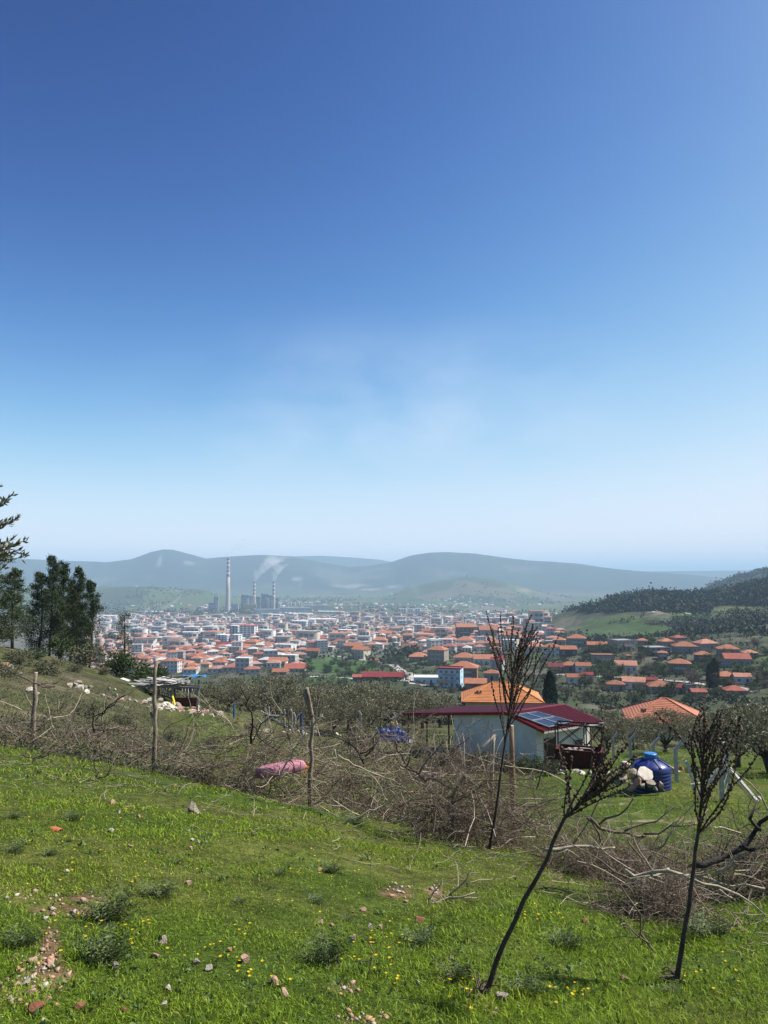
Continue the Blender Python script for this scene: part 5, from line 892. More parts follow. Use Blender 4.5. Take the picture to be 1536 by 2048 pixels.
def house(px, py, w, h, rt, rc, wc, st=1, yaw=-12, dr=.8, rise=.26, where='', extra='', ymin=150, ch=True, Y=None, wins=True, ov=None):
    p = hit(px, py, ymin, 1500) if Y is None else G(px, Y); s = p.y / FPX
    if Y is not None: pass
    W, H = w * s, h * s; D = W * dr; rz = R(yaw); st_ = {1: 'single-storey', 2: 'two-storey', 3: 'three-storey', 4: 'four-storey'}[st]
    lb = f"{st_} {wc} house with {'flat ' if rt == 'flat' else ''}{rc} roof {extra} {where}".replace('  ', ' ').strip()
    r = empty('house', p + Vector((0, D * .35, 0)), rz, lb, 'house', 'village houses on the slopes'); base = -.06 * W - .6
    MB().box((0, 0, (H + base) / 2), (W, D, H - base)).obj('wall', WL[wc], r)
    ov = min(.6, W * .05) if ov is None else ov; rh = rise * min(W, D)
    rf = roof_mb(W, D, rh, rt, ov).obj('roof', RF[rc], r, (0, 0, H))
    if ch and rt != 'flat': c = ob('chimney', CHB, rf, (W * .2, D * .1, rh * .35), None, (.6, .6, rh * .8 + .6))
    if wins and w > 13:
        hs = H / st; n = max(2, min(4, int(W / 2.6)))
        for k in range(st):
            for i in range(n):
                x = -W / 2 + W * (i + .5) / n
                if k == 0 and i == n // 2: ob('door', DOORB, r, (x, -D / 2, hs * .42), None, (1.0, .16, min(2.1, hs * .8))); continue
                o = ob('window', WINM, r, (x, -D / 2, hs * (k + .56)), None, (min(1.5, W / n * .5), .14, hs * .42)); ob('pane', PANEM, o, (0, -.1, 0))
            o = ob('window', WINM, r, (W / 2, 0, hs * (k + .56)), (0, 0, math.pi / 2), (min(1.5, D * .25), .14, hs * .42)); ob('pane', PANEM, o, (0, -.1, 0))
            if st > 1 and k: MB().box((0, -D / 2 - .45, hs * k), (W * .6, .9, .14)).box((0, -D / 2 - .87, hs * k + .5), (W * .6, .05, .9)).obj('balcony', CONCS, r)
    HOUSES.append((r, px)); return r
V1 = 'on the slope under the green field'; V2 = 'above the pale terrace road on the right'; V3 = 'in the lowest row of the right slope'; V4 = 'in the cluster round the light blue house'; V5 = 'on the rise in the village centre'
HL = [ # px, wall-foot py, width, wall height, roof, roof colour, wall colour, storeys, yaw, region, extra
 (1120,1292,22,11,'hip','orange','grey',1,-15,V1,''),(1156,1294,32,16,'hip','orange','grey',2,-12,V1,'and wide eaves'),(1192,1302,26,11,'gable','orange','brown',1,-10,V1,''),(1216,1300,18,11,'hip','salmon','white',1,-20,V1,''),(1247,1303,38,20,'flat','grey','stone',2,18,V1,'like a block'),(1287,1290,18,8,'hip','orange','grey',1,-10,V1,''),(1358,1291,22,14,'hip','red','brown',2,15,V1,''),(1335,1295,24,11,'hip','orange','stone',1,10,V1,''),(1374,1307,38,13,'hip','orange','grey',1,-8,V1,'and broad front'),(1415,1300,34,12,'hip','salmon','stone',1,12,V1,''),(1461,1309,35,10,'hip','orange','grey',1,-15,V1,''),(1503,1317,24,10,'hip','salmon','brown',1,-5,V1,''),(1478,1333,42,14,'gable','red','grey',1,-12,V1,'and long ridge'),(1410,1325,28,14,'hip','orange','brown',2,-14,V1,''),(1327,1319,17,12,'hip','orange','grey',2,-20,V1,'shaped like a small tower'),(1313,1312,44,15,'flat','grey','dark',2,10,V1,''),
 (1069,1305,36,11,'hip','salmon','cream',1,-8,V1,''),(1105,1314,30,18,'hip','orange','white',2,-16,V1,''),(1138,1313,28,13,'gable','orange','dark',1,-5,V1,''),(1208,1328,40,16,'flat','brown','stone',2,-8,V1,''),(1215,1322,18,4,'gable','orange','stone',1,-8,V1,'like a lean-to'),
 (1113,1348,26,13,'gable','dark red','dark',1,-6,V2,''),(1141,1344,28,12,'hip','orange','grey',1,-6,V2,''),(1168,1344,26,11,'gable','orange','white',1,-6,V2,''),(1255,1346,36,14,'gable','salmon','white',1,-14,V2,''),(1364,1348,36,19,'hip','orange','brown',2,-18,V2,''),(1151,1368,27,12,'gable','orange','white',1,-6,V2,''),(1176,1364,20,13,'gable','dark red','pink',1,-8,V2,''),(1258,1318,9,6,'hip','orange','brown',1,0,V2,'like a hut'),
 (1234,1382,30,12,'hip','orange','stone',1,-10,V3,''),(1272,1378,36,13,'gable','salmon','white',1,-22,V3,''),(1305,1372,20,11,'gable','dark red','brown',1,-10,V3,''),(1324,1384,42,10,'hip','orange','stone',1,-6,V3,''),(1354,1386,26,10,'gable','dark red','pink',1,-6,V3,''),(1382,1385,17,12,'flat','grey','pink',1,0,V3,''),(1399,1392,26,7,'gable','red','brown',1,-4,V3,''),(1456,1366,36,12,'hip','orange','grey',1,-8,V3,''),(1488,1368,28,13,'gable','salmon','white',1,-12,V3,''),(1474,1390,36,8,'hip','red','brown',1,-6,V3,''),
 (930,1276,30,20,'gable','orange','dark',2,0,V5,'and open dark ground floor'),(908,1274,20,10,'hip','orange','brown',1,-10,V5,''),(978,1274,34,13,'gable','orange','grey',2,0,V5,'wide'),(1027,1278,32,8,'gable','orange','brown',1,-4,V5,'long'),(1053,1284,22,8,'gable','salmon','white',1,-8,V5,''),(898,1290,28,10,'hip','orange','grey',1,-14,V5,''),(932,1298,32,16,'hip','orange','white',2,-18,V5,''),(963,1296,22,9,'hip','salmon','cream',1,-8,V5,''),(988,1298,30,11,'hip','orange','brown',1,-6,V5,''),(992,1310,20,12,'hip','orange','pink',2,-14,V5,''),(1022,1302,26,20,'flat','white','cream',2,-30,V5,''),(877,1328,32,26,'hip','orange','stone',3,-24,V5,'standing tall'),(838,1322,33,8,'hip','orange','brown',1,-5,V5,''),(822,1306,30,10,'gable','brown','brick',1,-14,V5,''),
 (930,1328,37,12,'hip','orange','white',2,-8,V4,''),(968,1330,34,11,'gable','orange','white',1,-4,V4,''),(996,1340,22,18,'gable','dark red','white',3,-20,V4,''),(930,1364,48,26,'hip','orange','brick',3,-10,V4,'with brick floors'),(985,1362,27,14,'hip','orange','stone',1,-12,V4,''),(953,1378,37,10,'gable','orange','brick',1,-8,V4,''),(903,1375,40,34,'flat','dark red','blue',3,-16,V4,'and white balconies'),(857,1368,50,11,'flat','white','blue',1,-5,V4,'like a long shed'),(790,1360,34,6,'gable','dark red','brown',1,-4,V4,''),(748,1361,38,7,'gable','dark red','brick',1,-4,V4,''),(717,1360,20,5,'gable','red','brown',1,-4,V4,''),
 (708,1304,27,11,'gable','orange','brown',1,-25,V5,''),(722,1318,27,17,'gable','orange','cream',2,-35,V5,'and tall end wall'),(748,1326,16,5,'hip','red','stone',1,0,V5,''),(678,1296,26,11,'hip','orange','white',2,-10,V5,''),(760,1290,26,9,'hip','orange','grey',1,-8,V5,''),(790,1284,24,9,'hip','salmon','brick',1,-18,V5,''),(1001,1322,12,8,'gable','dark red','cream',1,-8,V4,'like a hut')]
for q in HL: house(q[0], q[1], q[2] * 1.1, q[3] * 1.06, *q[4:9], where=q[9], extra=q[10])
VL = 'in the dense quarter behind the olive grove'
LL = [(503,1296,26,12,'hip','orange','yellow',2,-14),(573,1304,30,14,'flat','white','white',2,-20),(605,1300,28,9,'flat','white','grey',2,-8),(385,1322,24,9,'hip','red','grey',1,-6),(445,1300,26,10,'gable','dark red','white',2,-6),(360,1330,24,6,'hip','red','cream',1,-8),(352,1338,22,6,'hip','orange','stone',1,-14),(385,1340,22,6,'hip','red','white',1,-5),(410,1334,22,6,'hip','salmon','cream',1,-12),(335,1342,20,6,'hip','orange','white',1,0),(440,1328,26,7,'hip','orange','grey',1,-8),(478,1322,26,9,'hip','orange','cream',2,-16),(470,1338,24,7,'hip','orange','white',1,-7),(500,1328,22,8,'gable','orange','brown',1,-10),(425,1312,24,9,'hip','orange','white',2,-14),(400,1300,24,9,'flat','white','grey',2,-14),(520,1310,26,9,'gable','orange','brown',1,-12),(545,1318,24,8,'hip','red','stone',1,-9),(555,1332,34,9,'gable','orange','white',1,-4),(590,1344,40,7,'gable','red','cream',1,-3),(560,1350,28,6,'gable','orange','brown',1,-6),(540,1296,24,9,'hip','orange','grey',1,-18),(480,1300,22,9,'hip','orange','white',2,-10),(462,1310,20,9,'gable','salmon','grey',2,-20),(640,1288,26,10,'hip','red','grey',2,-12),(655,1302,26,8,'flat','white','stone',1,-12),(625,1310,24,8,'gable','red','brown',1,-8),(700,1286,22,9,'hip','orange','white',1,-10),(345,1318,22,8,'flat','white','white',2,-12),(320,1330,22,7,'hip','red','white',1,-12),(370,1308,22,9,'hip','red','cream',2,-8),(610,1284,24,10,'hip','orange','brick',2,-14),(575,1286,22,9,'hip','orange','brown',1,-10),(735,1282,22,9,'hip','red','cream',1,-6),(770,1276,24,9,'gable','orange','brown',1,-8),(815,1280,24,9,'hip','orange','grey',1,-14),(845,1288,26,9,'hip','salmon','cream',1,-9),(860,1272,24,9,'gable','red','brick',1,-6)]
for q in LL: house(*q[:9], where=VL)
# the two tiled houses below the yard
def tile_rows(w, d, h, ov, th):
    """courses of tiles laid up each slope of a hip roof"""
    mb = MB(); X, Y = w / 2 + ov, d / 2 + ov; k = max(.05, X - Y); n = int(Y / .34)
    for s in (-1, 1):
        for i in range(n):
            t = i / n; x = X - (X - k) * t; y = -(Y * (1 - t)) * s; z = th + h * t + .02; x2 = X - (X - k) * (t + .9 / n); y2 = -(Y * (1 - t - .9 / n)) * s
            mb.add([(-x, y, z + .045), (x, y, z + .045), (x2, y2, z + h * .9 / n), (-x2, y2, z + h * .9 / n), (-x, y, z), (x, y, z)], [(0, 1, 2, 3) if s > 0 else (3, 2, 1, 0), (4, 5, 1, 0)])
            yy = Y * (1 - t); xx = (X - (X - k) * t) * s; yy2 = Y * (1 - t - .9 / n); xx2 = (X - (X - k) * (t + .9 / n)) * s
            mb.add([(xx, -yy, z + .045), (xx, yy, z + .045), (xx2, yy2, z + h * .9 / n), (xx2, -yy2, z + h * .9 / n), (xx, -yy, z), (xx, yy, z)], [(0, 1, 2, 3) if s > 0 else (3, 2, 1, 0), (4, 5, 1, 0)])
    return mb
TILE = M('orange_roof_tile', (.56, .235, .095), (.46, .17, .065), scale=.9, rough=.85, bump=.5, bscale=9); TILE2 = M('salmon_roof_tile', (.50, .20, .12), (.40, .15, .09), scale=.9, rough=.85, bump=.5, bscale=9)
def tiled(px, Y, eave, w, dr, rise, yaw, mat, wall, label):
    s = Y / FPX; p = G(px, Y); H = float(tz(eave)) * Y - p.z; W = w * s; D = W * dr; r = empty('tiled_house', p, R(yaw), label, 'house'); h = rise * D
    MB().box((0, 0, H / 2 - .5), (W - 1.2, D - 1.2, H + 1)).obj('wall', WL[wall], r); rf = roof_mb(W - 1.2, D - 1.2, h, 'hip', .6, .18).obj('roof', mat, r, (0, 0, H)); o = tile_rows(W - 1.2, D - 1.2, h, .6, .18).obj('tile_courses', mat, rf); o['kind'] = 'stuff'; ridge_caps(mat, rf, W - 1.2, D - 1.2, h, .6, .2)
    for x in (-.30, -.26): ob('chimney', CHB, rf, (W * x, -D * .28, h * .35), None, (.28, .3, .75))
    for i in range(4): o = ob('window', WINM, r, (-W * .36 + W * .24 * i, -(D - 1.2) / 2, H * .55), None, (1.3, .16, 1.2)); ob('pane', PANEM, o, (0, -.1, 0))
    return r, H, W, D, h
r, H, W, D, h = tiled(1003, 118, 1397, 156, .78, .24, -6, TILE, 'greenish', 'broad house with bright orange tiled hip roof behind the red roof')
MB().box((W * .44, -D * .3, H - 1.2), (1.6, 2.4, 2.6)).obj('porch', M('red_porch', (.34, .05, .05), rough=.7), r)
tiled(1330, 104, 1436, 150, .95, .25, -14, TILE2, 'cream', 'house with salmon tiled hip roof showing above the right olives')
rr = house(1286, 1440, 64, 22, 'gable', 'salmon', 'dark', 1, -4, .35, .3, 'right behind the nearest salmon roof', '', Y=118, wins=False)
# ------------------------------------------------------------------ paths, poles, village green
def ribbon(name, pts, w, mat, label, lift=.25, ymin=150):
    V = []; c = [hit(x, y, ymin) for x, y in pts]; c2 = []
    for a, b in zip(c[:-1], c[1:]):
        n = max(2, int((b - a).length / 4)); c2 += [a.lerp(b, k / n) for k in range(n)]
    c2.append(c[-1]); mb = MB()
    for i, p in enumerate(c2):
        d = (c2[min(i + 1, len(c2) - 1)] - c2[max(i - 1, 0)]); d.z = 0; d.normalize(); s = Vector((-d.y, d.x, 0)) * w / 2
        for q in (p - s, p + s): mb.v.append((q.x, q.y, gz(q.x, q.y) + lift))
        if i: k = 2 * i; mb.f.append((k - 2, k - 1, k + 1, k)); mb.m.append(0)
    return tag(mb.obj(name, mat), label, None, None, 'structure')
PALEP = M('pale_track', (.50, .47, .42), (.38, .36, .32), scale=.2, rough=.95)
ribbon('path', [(655,1312),(690,1314),(725,1320),(755,1322),(785,1330),(805,1345),(820,1365)], 6.0, PALEP, 'pale track winding down through the village'); ribbon('road', [(1090,1350),(1160,1352),(1250,1356),(1340,1362),(1430,1372),(1510,1384)], 3.0, PALEP, 'terrace road across the right village slope'); ribbon('road', [(620,1354),(700,1357),(800,1360),(850,1372)], 3.5, PALEP, 'road under the dark red roofs'); ribbon('path', [(1380,1228),(1340,1222),(1318,1214),(1305,1225)], 5.0, PALEP, 'sandy track on the wooded hill')
POLE = M('utility_pole', (.40, .38, .35), rough=.9)
for x, yb, yt, lb in ((842,1388,1362,'thin utility pole left of the light blue house'),(1082,1402,1378,'lamp pole right of the orange tiled house'),(1303,1408,1375,'utility pole above the salmon tiled roof'),(735,1420,1395,'utility pole over the olive grove')):
    p = hit(x, yb, 100); H = (yb - yt) * p.y / FPX; e = empty('utility_pole', p, 0, lb, 'pole', 'utility poles'); MB().tube([(0, 0, -.3), (0, 0, H)], [.16, .1], 7).obj('shaft', POLE, e); MB().bar((-.8, 0, H * .93), (.8, 0, H * .93), .12).obj('crossarm', POLE, e)
# trees and bushes of the village
def veg():
    g = np.random.default_rng(33); R0 = [ # kind, x range, y range, count, height range, words
     ('leafy_tree', 560, 800, 1300, 1352, 34, 3, 7, 'dark green tree on the green slope below the village centre'), ('scrub_bush', 800, 1110, 1300, 1390, 34, 2, 5, 'grey scrub bush between the central village houses'), ('bare_tree', 780, 1110, 1290, 1380, 30, 4, 8, 'bare grey tree between the central village houses'), ('leafy_tree', 780, 1100, 1285, 1340, 26, 4, 8, 'green tree between the central village houses'),
     ('leafy_tree', 1090, 1536, 1285, 1395, 58, 3.5, 7.5, 'green tree between the right village houses'), ('bare_tree', 1090, 1536, 1290, 1395, 58, 4, 8.5, 'bare grey tree between the right village houses'), ('scrub_bush', 1090, 1540, 1320, 1410, 60, 2, 5, 'grey scrub bush on the right village slope'), ('green_bush', 1090, 1540, 1340, 1415, 40, 2, 4.5, 'green bush low on the right village slope'),
     ('leafy_tree', 340, 700, 1275, 1340, 26, 4, 7, 'tree among the dense orange roofs'), ('bare_tree', 640, 800, 1310, 1360, 26, 4, 8, 'bare grey tree on the green slope below the village centre'), ('scrub_bush', 480, 900, 1345, 1375, 30, 2, 5, 'scrub bush along the road under the dark red roofs')]
    for k, x0, x1, y0, y1, n, h0, h1, wd in R0:
        for _ in range(n):
            p = hit(g.uniform(x0, x1), g.uniform(y0, y1), 140, 1400)
            if any((h[0].location - p).length < 6.5 for h in HOUSES): continue
            tree(k, p, g.uniform(h0, h1), g.uniform(.9, 1.4), wd, wd.replace('tree', 'trees').replace('bush', 'bushes'))
veg()
# ------------------------------------------------------------------ masses: slopes of scrub, the wooded hill, tree belts on the plain
def mass(name, P3, size, mat, label, nq=10, seed=1, asp=.75, tall=1.0, sz=(.3, .6)):
    g = np.random.default_rng(seed); N = len(P3); c = np.repeat(P3, nq, 0); s = np.repeat(size, nq); o = g.normal(0, .30, (N * nq, 3)); o[:, 2] = np.abs(o[:, 2]) * tall * 1.3; o[:, :2] *= (1 - np.clip(o[:, 2:] / (2.2 * tall), 0, .75)); c = c + o * s[:, None]
    V, F = cards(c, s * g.uniform(*sz, N * nq), asp, .2, g); tag(ob(name, np_mesh(name, V, F, mat)), label, None, None, 'stuff')
FPN = M('far_pine', (.034, .050, .026), (.018, .030, .015), scale=.05, rough=.8, island=.5); FSC = M('far_scrub', (.060, .068, .036), (.034, .042, .022), scale=.03, rough=.9, island=.5)
def scatter(n, x0, x1, Y0, Y1, seed, cond=None):
    g = np.random.default_rng(seed); Y = np.exp(g.uniform(math.log(Y0), math.log(Y1), n)); px = g.uniform(x0, x1, n); X = (px - CX) / FPX * Y * .99; Z = ground_z(X, Y); qx, qy = to_px((X, Y, Z))
    k = np.ones(n, bool) if cond is None else cond(qx, qy, X, Y, g); return np.stack([X, Y, Z], 1)[k]
g = np.random.default_rng(2)
q = scatter(20000, 1020, 1800, 840, 1260, 1, lambda x, y, X, Y, g: (fbm(X * .012, Y * .012, 3, 91) > .36) & (y < 1226 - 14 * (x > 1420)) & (g.random(len(x)) < sstep(1090, 1230, x))); mass('pine_forest', q, g.uniform(4, 8.5, len(q)), FPN, 'dark pine wood covering the hill on the right', 9, 3, .7, 1.3)
q = scatter(3000, 1380, 1900, 2000, 2500, 2); mass('far_pine_forest', q, g.uniform(10, 18, len(q)), FPN, 'dark wood on the hill behind at the right edge', 9, 4)
q = scatter(9000, 1000, 1800, 520, 900, 5, lambda x, y, X, Y, g: (fbm(X * .02, Y * .02, 3, 92) > .46) & (ellmask(x, y, 1255, 1262, 95, 14) < .5) & (y < 1292)); mass('hillside_scrub', q, g.uniform(2, 5.5, len(q)), FSC, 'olive and scrub dotted slopes below the pine wood', 8, 5)
q = scatter(11000, 250, 1800, 115, 620, 6, lambda x, y, X, Y, g: (fbm(X * .04, Y * .04, 3, 93) > .43)); q = q[[True] * len(q)]
hl = np.array([h[0].location for h in HOUSES]); dd = np.min(np.linalg.norm(q[:, None, :2] - hl[None, :, :2], axis=2), axis=1); q = q[dd > 7]; mass('village_scrub', q, g.uniform(1.0, 2.8, len(q)), FSC, 'low scrub and weeds on the slopes round the village', 9, 6)
q = scatter(7500, -200, 430, 14, 62, 7, lambda x, y, X, Y, g: fbm(X * .35, Y * .35, 3, 94) > .49); mass('slope_scrub', q, g.uniform(.18, .5, len(q)), GRY, 'low grey-green scrub tufts on the left slope', 15, 7, .3, .8, (.10, .24))
q = scatter(2600, 300, 1500, 46, 115, 8, lambda x, y, X, Y, g: (fbm(X * .2, Y * .2, 3, 95) > .5) & (np.hypot(X - 8, Y - 46) > 9)); mass('grove_undergrowth', q, g.uniform(.4, 1.1, len(q)), GRY, 'dry grass and weeds under the olive trees', 22, 8, .3, .9, (.12, .3))
# ------------------------------------------------------------------ the town in the valley
WH = [(.66, .64, .60), (.60, .55, .46), (.52, .50, .48), (.58, .44, .38), (.70, .69, .67), (.40, .37, .34), (.62, .60, .52)]; RH = [(.44, .17, .10), (.43, .21, .15), (.35, .13, .10), (.46, .22, .14), (.42, .24, .19), (.60, .56, .52)]; FH = [(.52, .50, .47), (.66, .65, .63), (.38, .37, .36), (.44, .20, .15)]
one = (1, 1, 1)
TWO, TRO, TFO = M('town_wall', one, (.8, .8, .8), scale=.2, hues=WH), M('town_roof', one, (.75, .75, .75), scale=.3, hues=RH, bump=.3), M('town_flat_roof', one, (.7, .7, .7), scale=.2, hues=FH)
TWG2 = M('town_window', (.16, .165, .17), (.22, .22, .22), scale=.2, rough=.4); TWI, TRI, TFI = M('town_wall_far', one, (.85, .85, .85), scale=.05, hues=WH, hisl=True), M('town_roof_far', one, (.8, .8, .8), scale=.05, hues=RH, hisl=True), M('town_flat_roof_far', one, (.8, .8, .8), scale=.05, hues=FH, hisl=True)
def town_mesh(w, d, h, flat, st):
    mb = MB(); mb.box((0, 0, h / 2 - 1), (w, d, h + 2)); k = len(mb.f); hs = h / st
    for s in range(st):
        n = 3
        for i in range(n): mb.box((-w / 2 + w * (i + .5) / n, -d / 2, hs * (s + .55)), (w / n * .45, .2, hs * .45), 0, 2)
        for y in (-.25, .25): mb.box((w / 2, d * y, hs * (s + .55)), (.2, d * .2, hs * .45), 0, 2)
    r = roof_mb(w, d, .22 * min(w, d), 'flat' if flat else 'hip', .6); mb.add([(a, b, c + h) for a, b, c in r.v], r.f, 1)
    return mb.mesh('town_building', [TWO, TFO if flat else TRO, TWG2])
TM = [town_mesh(11, 10, 6.2, False, 2), town_mesh(13, 9, 3.4, False, 1), town_mesh(10, 10, 9, False, 3), town_mesh(12, 11, 9.5, True, 3), town_mesh(9, 8, 5.6, True, 2), town_mesh(14, 10, 6.0, False, 2), town_mesh(14, 12, 15, True, 5)]
GREENS = [(690, 1325, 95, 24), (640, 1262, 55, 5), (720, 1266, 45, 4), (230, 1278, 40, 3), (420, 1279, 60, 4), (800, 1310, 60, 16), (950, 1242, 60, 4), (1040, 1225, 60, 4)]
def town():
    g = np.random.default_rng(55); X = []; Y = []
    yy = 560.0
    while yy < 2550:
        c = 15.5 + 4 * sstep(900, 2000, yy); x0, x1 = (185 - CX) / FPX * yy, (1120 - CX) / FPX * yy; xs = np.arange(x0, x1, c); X.append(xs + g.uniform(-3, 3, len(xs))); Y.append(np.full(len(xs), yy) + g.uniform(-3, 3, len(xs))); yy += c * 1.25
    X = np.concatenate(X); Y = np.concatenate(Y); Z = ground_z(X, Y); px, py = to_px((X, Y, Z))
    k = (py > 1229 + 4 * np.sin(px * .05)) & (py < 1348) & (g.random(len(X)) < .80) & (fbm(X * .008, Y * .008, 3, 96) > .33)
    k &= ~((px > 640) & (Y < 640)) & ~((px > 870) & (Y < 820)) & ~((px < 330) & (Y < 700)) & ~((px > 1000) & (py < 1236 + (px - 1000) * .10)) & ~((px > 760) & (g.random(len(px)) < .25))
    for a, b, c, d in GREENS: k &= ellmask(px, py, a, b, c, d, .2) < .5
    hl = np.array([h[0].location[:2] for h in HOUSES]); k &= np.array([np.min(np.hypot(*(hl - [a, b]).T)) > 15 for a, b in zip(X, Y)])
    X, Y, Z, px = X[k], Y[k], Z[k], px[k]; o = np.argsort(Y); X, Y, Z, px = X[o], Y[o], Z[o], px[o]; n1 = 290
    for i in range(min(n1, len(X))):
        t = int(g.choice(7, p=[.26, .27, .06, .06, .14, .19, .02])); rn = 'flat-roofed' if t in (3, 4, 6) else 'red-roofed'; hz_ = {0: 'two-storey', 1: 'low', 2: 'tall', 3: 'three-storey', 4: 'small', 5: 'broad', 6: 'high'}[t]
        wh = 'near the left ridge' if px[i] < 380 else 'between the left ridge and the apartment tower' if px[i] < 470 else 'right below the apartment tower' if px[i] < 560 else 'above the green slope' if px[i] < 780 else 'behind the village centre'
        tag(ob('town_building', TM[t], None, (X[i], Y[i], Z[i]), (0, 0, R(g.choice([-14, -8, 20, 4])) + g.normal(0, .1)), (g.uniform(.85, 1.15), g.uniform(.85, 1.15), g.uniform(.9, 1.15))), f'{hz_} {rn} town building {wh}', 'building', f'{hz_} {rn} town buildings {wh}')
    X, Y, Z = X[n1:], Y[n1:], Z[n1:]; N = len(X); big = g.random(N) < .10; W, D = np.where(big, g.uniform(16, 34, N), g.uniform(7, 14, N)) / 2, np.where(big, g.uniform(10, 18, N), g.uniform(7, 12, N)) / 2; H = np.where(big, g.choice([6., 15., 19.], N), g.choice([3.4, 6.0, 8.8, 12.0], N, p=[.36, .40, .18, .06])) * g.uniform(.85, 1.15, N); a = g.choice([-.25, .1, .35], N) + g.normal(0, .08, N); fl = (g.random(N) < (.26 + .18 * (Y > 1400))) | (big & (g.random(N) < .8)); ca, sa = np.cos(a), np.sin(a)
    def corner(sx, sy, z, k=1.0): return np.stack([X + ca * sx * W * k - sa * sy * D * k, Y + sa * sx * W * k + ca * sy * D * k, Z + z], 1)
    B = [corner(x, y, -2) for x, y in ((-1, -1), (1, -1), (1, 1), (-1, 1))] + [corner(x, y, H) for x, y in ((-1, -1), (1, -1), (1, 1), (-1, 1))]
    V = np.stack(B, 1).reshape(-1, 3); i = (np.arange(N) * 8)[:, None]; F = np.concatenate([i + np.array(f)[None] for f in ((0, 1, 5, 4), (1, 2, 6, 5), (2, 3, 7, 6), (3, 0, 4, 7))])
    Rf = [corner(x, y, H + .02, 1.1) for x, y in ((-1, -1), (1, -1), (1, 1), (-1, 1))] + [np.stack([X, Y, Z + H + np.where(fl, .02, 2.2)], 1)]; V2 = np.stack(Rf, 1).reshape(-1, 3); j = (np.arange(N) * 5 + len(V))[:, None]; F2 = np.concatenate([j + np.array(f)[None] for f in ((0, 1, 4), (1, 2, 4), (2, 3, 4), (3, 0, 4))]); m2 = np.tile(np.where(fl, 2, 1), 4)
    # rows of windows on the two faces turned this way
    WV = []; 
    for s in range(2):
        for u in (-.55, .0, .55):
            zc = H * (.3 + .4 * s); e = .22; 
            if True:
                c = [np.stack([X + ca * (u + du) * W + sa * (D + .12), Y + sa * (u + du) * W - ca * (D + .12), Z + zc + dz * H * .11], 1) for du, dz in ((-e, -1), (e, -1), (e, 1), (-e, 1))]; WV.append(np.stack(c, 1).reshape(-1, 3))
    WV = np.concatenate(WV); k0 = len(V) + len(V2); F3 = (np.arange(len(WV)) + k0).reshape(-1, 4)
    me = np_mesh('town_buildings', np.concatenate([V, V2, WV]), [F, F3, F2], [TWI, TRI, TFI, TWG2], np.concatenate([np.zeros(len(F)), np.full(len(F3), 3), m2]))
    tag(ob('town_buildings', me), 'packed mass of pale and red-roofed buildings of the far town', None, None, 'stuff')
town()
# ------------------------------------------------------------------ landmarks in the town
BG = M('block_glass', (.10, .16, .22), (.14, .2, .26), scale=.1, rough=.2, spec=.6); BW = M('block_white', (.72, .72, .70), (.62, .62, .60), scale=.1); BR = M('block_red', (.42, .06, .06))
def block(px, yb, w, h, label, name='apartment_block', d=14, wall=BW, cols=4, rows=7, strip=BG, cap=None, yaw=-14, cat='building', ymin=500):
    p = hit(px, yb, ymin); s = p.y / FPX; W, H = w * s, h * s; r = empty(name, p, R(yaw), label, cat); MB().box((0, 0, H / 2 - 1), (W, d, H + 2)).obj('wall', wall, r); MB().box((0, 0, H + .3), (W + .8, d + .8, .7)).obj('roof', cap or BW, r)
    for k in range(rows):
        for i in range(cols): MB().box((-W / 2 + W * (i + .5) / cols, -d / 2 - .02, H * (k + .55) / rows), (W / cols * .62, .3, H / rows * .5)).obj('window', strip, r)
        MB().box((W / 2 + .02, 0, H * (k + .55) / rows), (.3, d * .5, H / rows * .5)).obj('window', strip, r)
    return r
block(497, 1282, 32, 30, 'white apartment tower with blue glass strips and red top', cols=4, rows=8, cap=BR); block(470, 1278, 16, 26, 'blue-grey apartment tower beside the white one', wall=BG, cols=2, rows=8, strip=BW); block(446, 1287, 22, 17, 'low glassy block in front of the apartment towers', wall=BG, cols=3, rows=4, strip=BW); block(474, 1286, 14, 16, 'pale low block right of the glassy one', cols=2, rows=4)
block(648, 1247, 64, 9, 'long white hall with flat roof in the middle of the town', 'town_hall', 40, cols=8, rows=2); block(600, 1252, 30, 10, 'pale blue hall left of the long white one', 'town_hall', 30, wall=BG, cols=5, rows=3, strip=BW); block(622, 1249, 18, 9, 'white stepped building against the long hall', cols=3, rows=3)
block(1000, 1246, 14, 10, 'white narrow block on the right side of the town', cols=2, rows=4); block(975, 1248, 26, 12, 'grey-blue block beside the white narrow one', wall=BG, cols=4, rows=4, strip=BW); block(405, 1275, 26, 12, 'grey block in the left part of the town', wall=WL['grey'], cols=4, rows=4); block(690, 1274, 24, 14, 'square brown block above the green slope', wall=WL['brown'], cols=3, rows=4)
for i, x in enumerate((808, 822, 836, 850)): block(x, 1228, 11, 10, ['first', 'second', 'third', 'last'][i] + ' of four white apartment blocks at the far town edge', cols=2, rows=5)
for i, (x, yb, w) in enumerate(((545,1232,40),(600,1230,46),(720,1234,60),(880,1236,50),(1060,1232,30),(300,1226,50),(210,1234,40),(660,1226,50))): block(x, yb, w, 3.2, f"long pale industrial shed, {['under the twin stacks','right of the twin stacks','behind the long white hall','at the far right of the town','by the wooded hill foot','left of the tall chimney','at the left end of the town','in the sunlit row beyond the hall'][i]}", 'industrial_shed', 40, cols=6, rows=1)
MIN = M('minaret_stone', (.66, .64, .60), rough=.9)
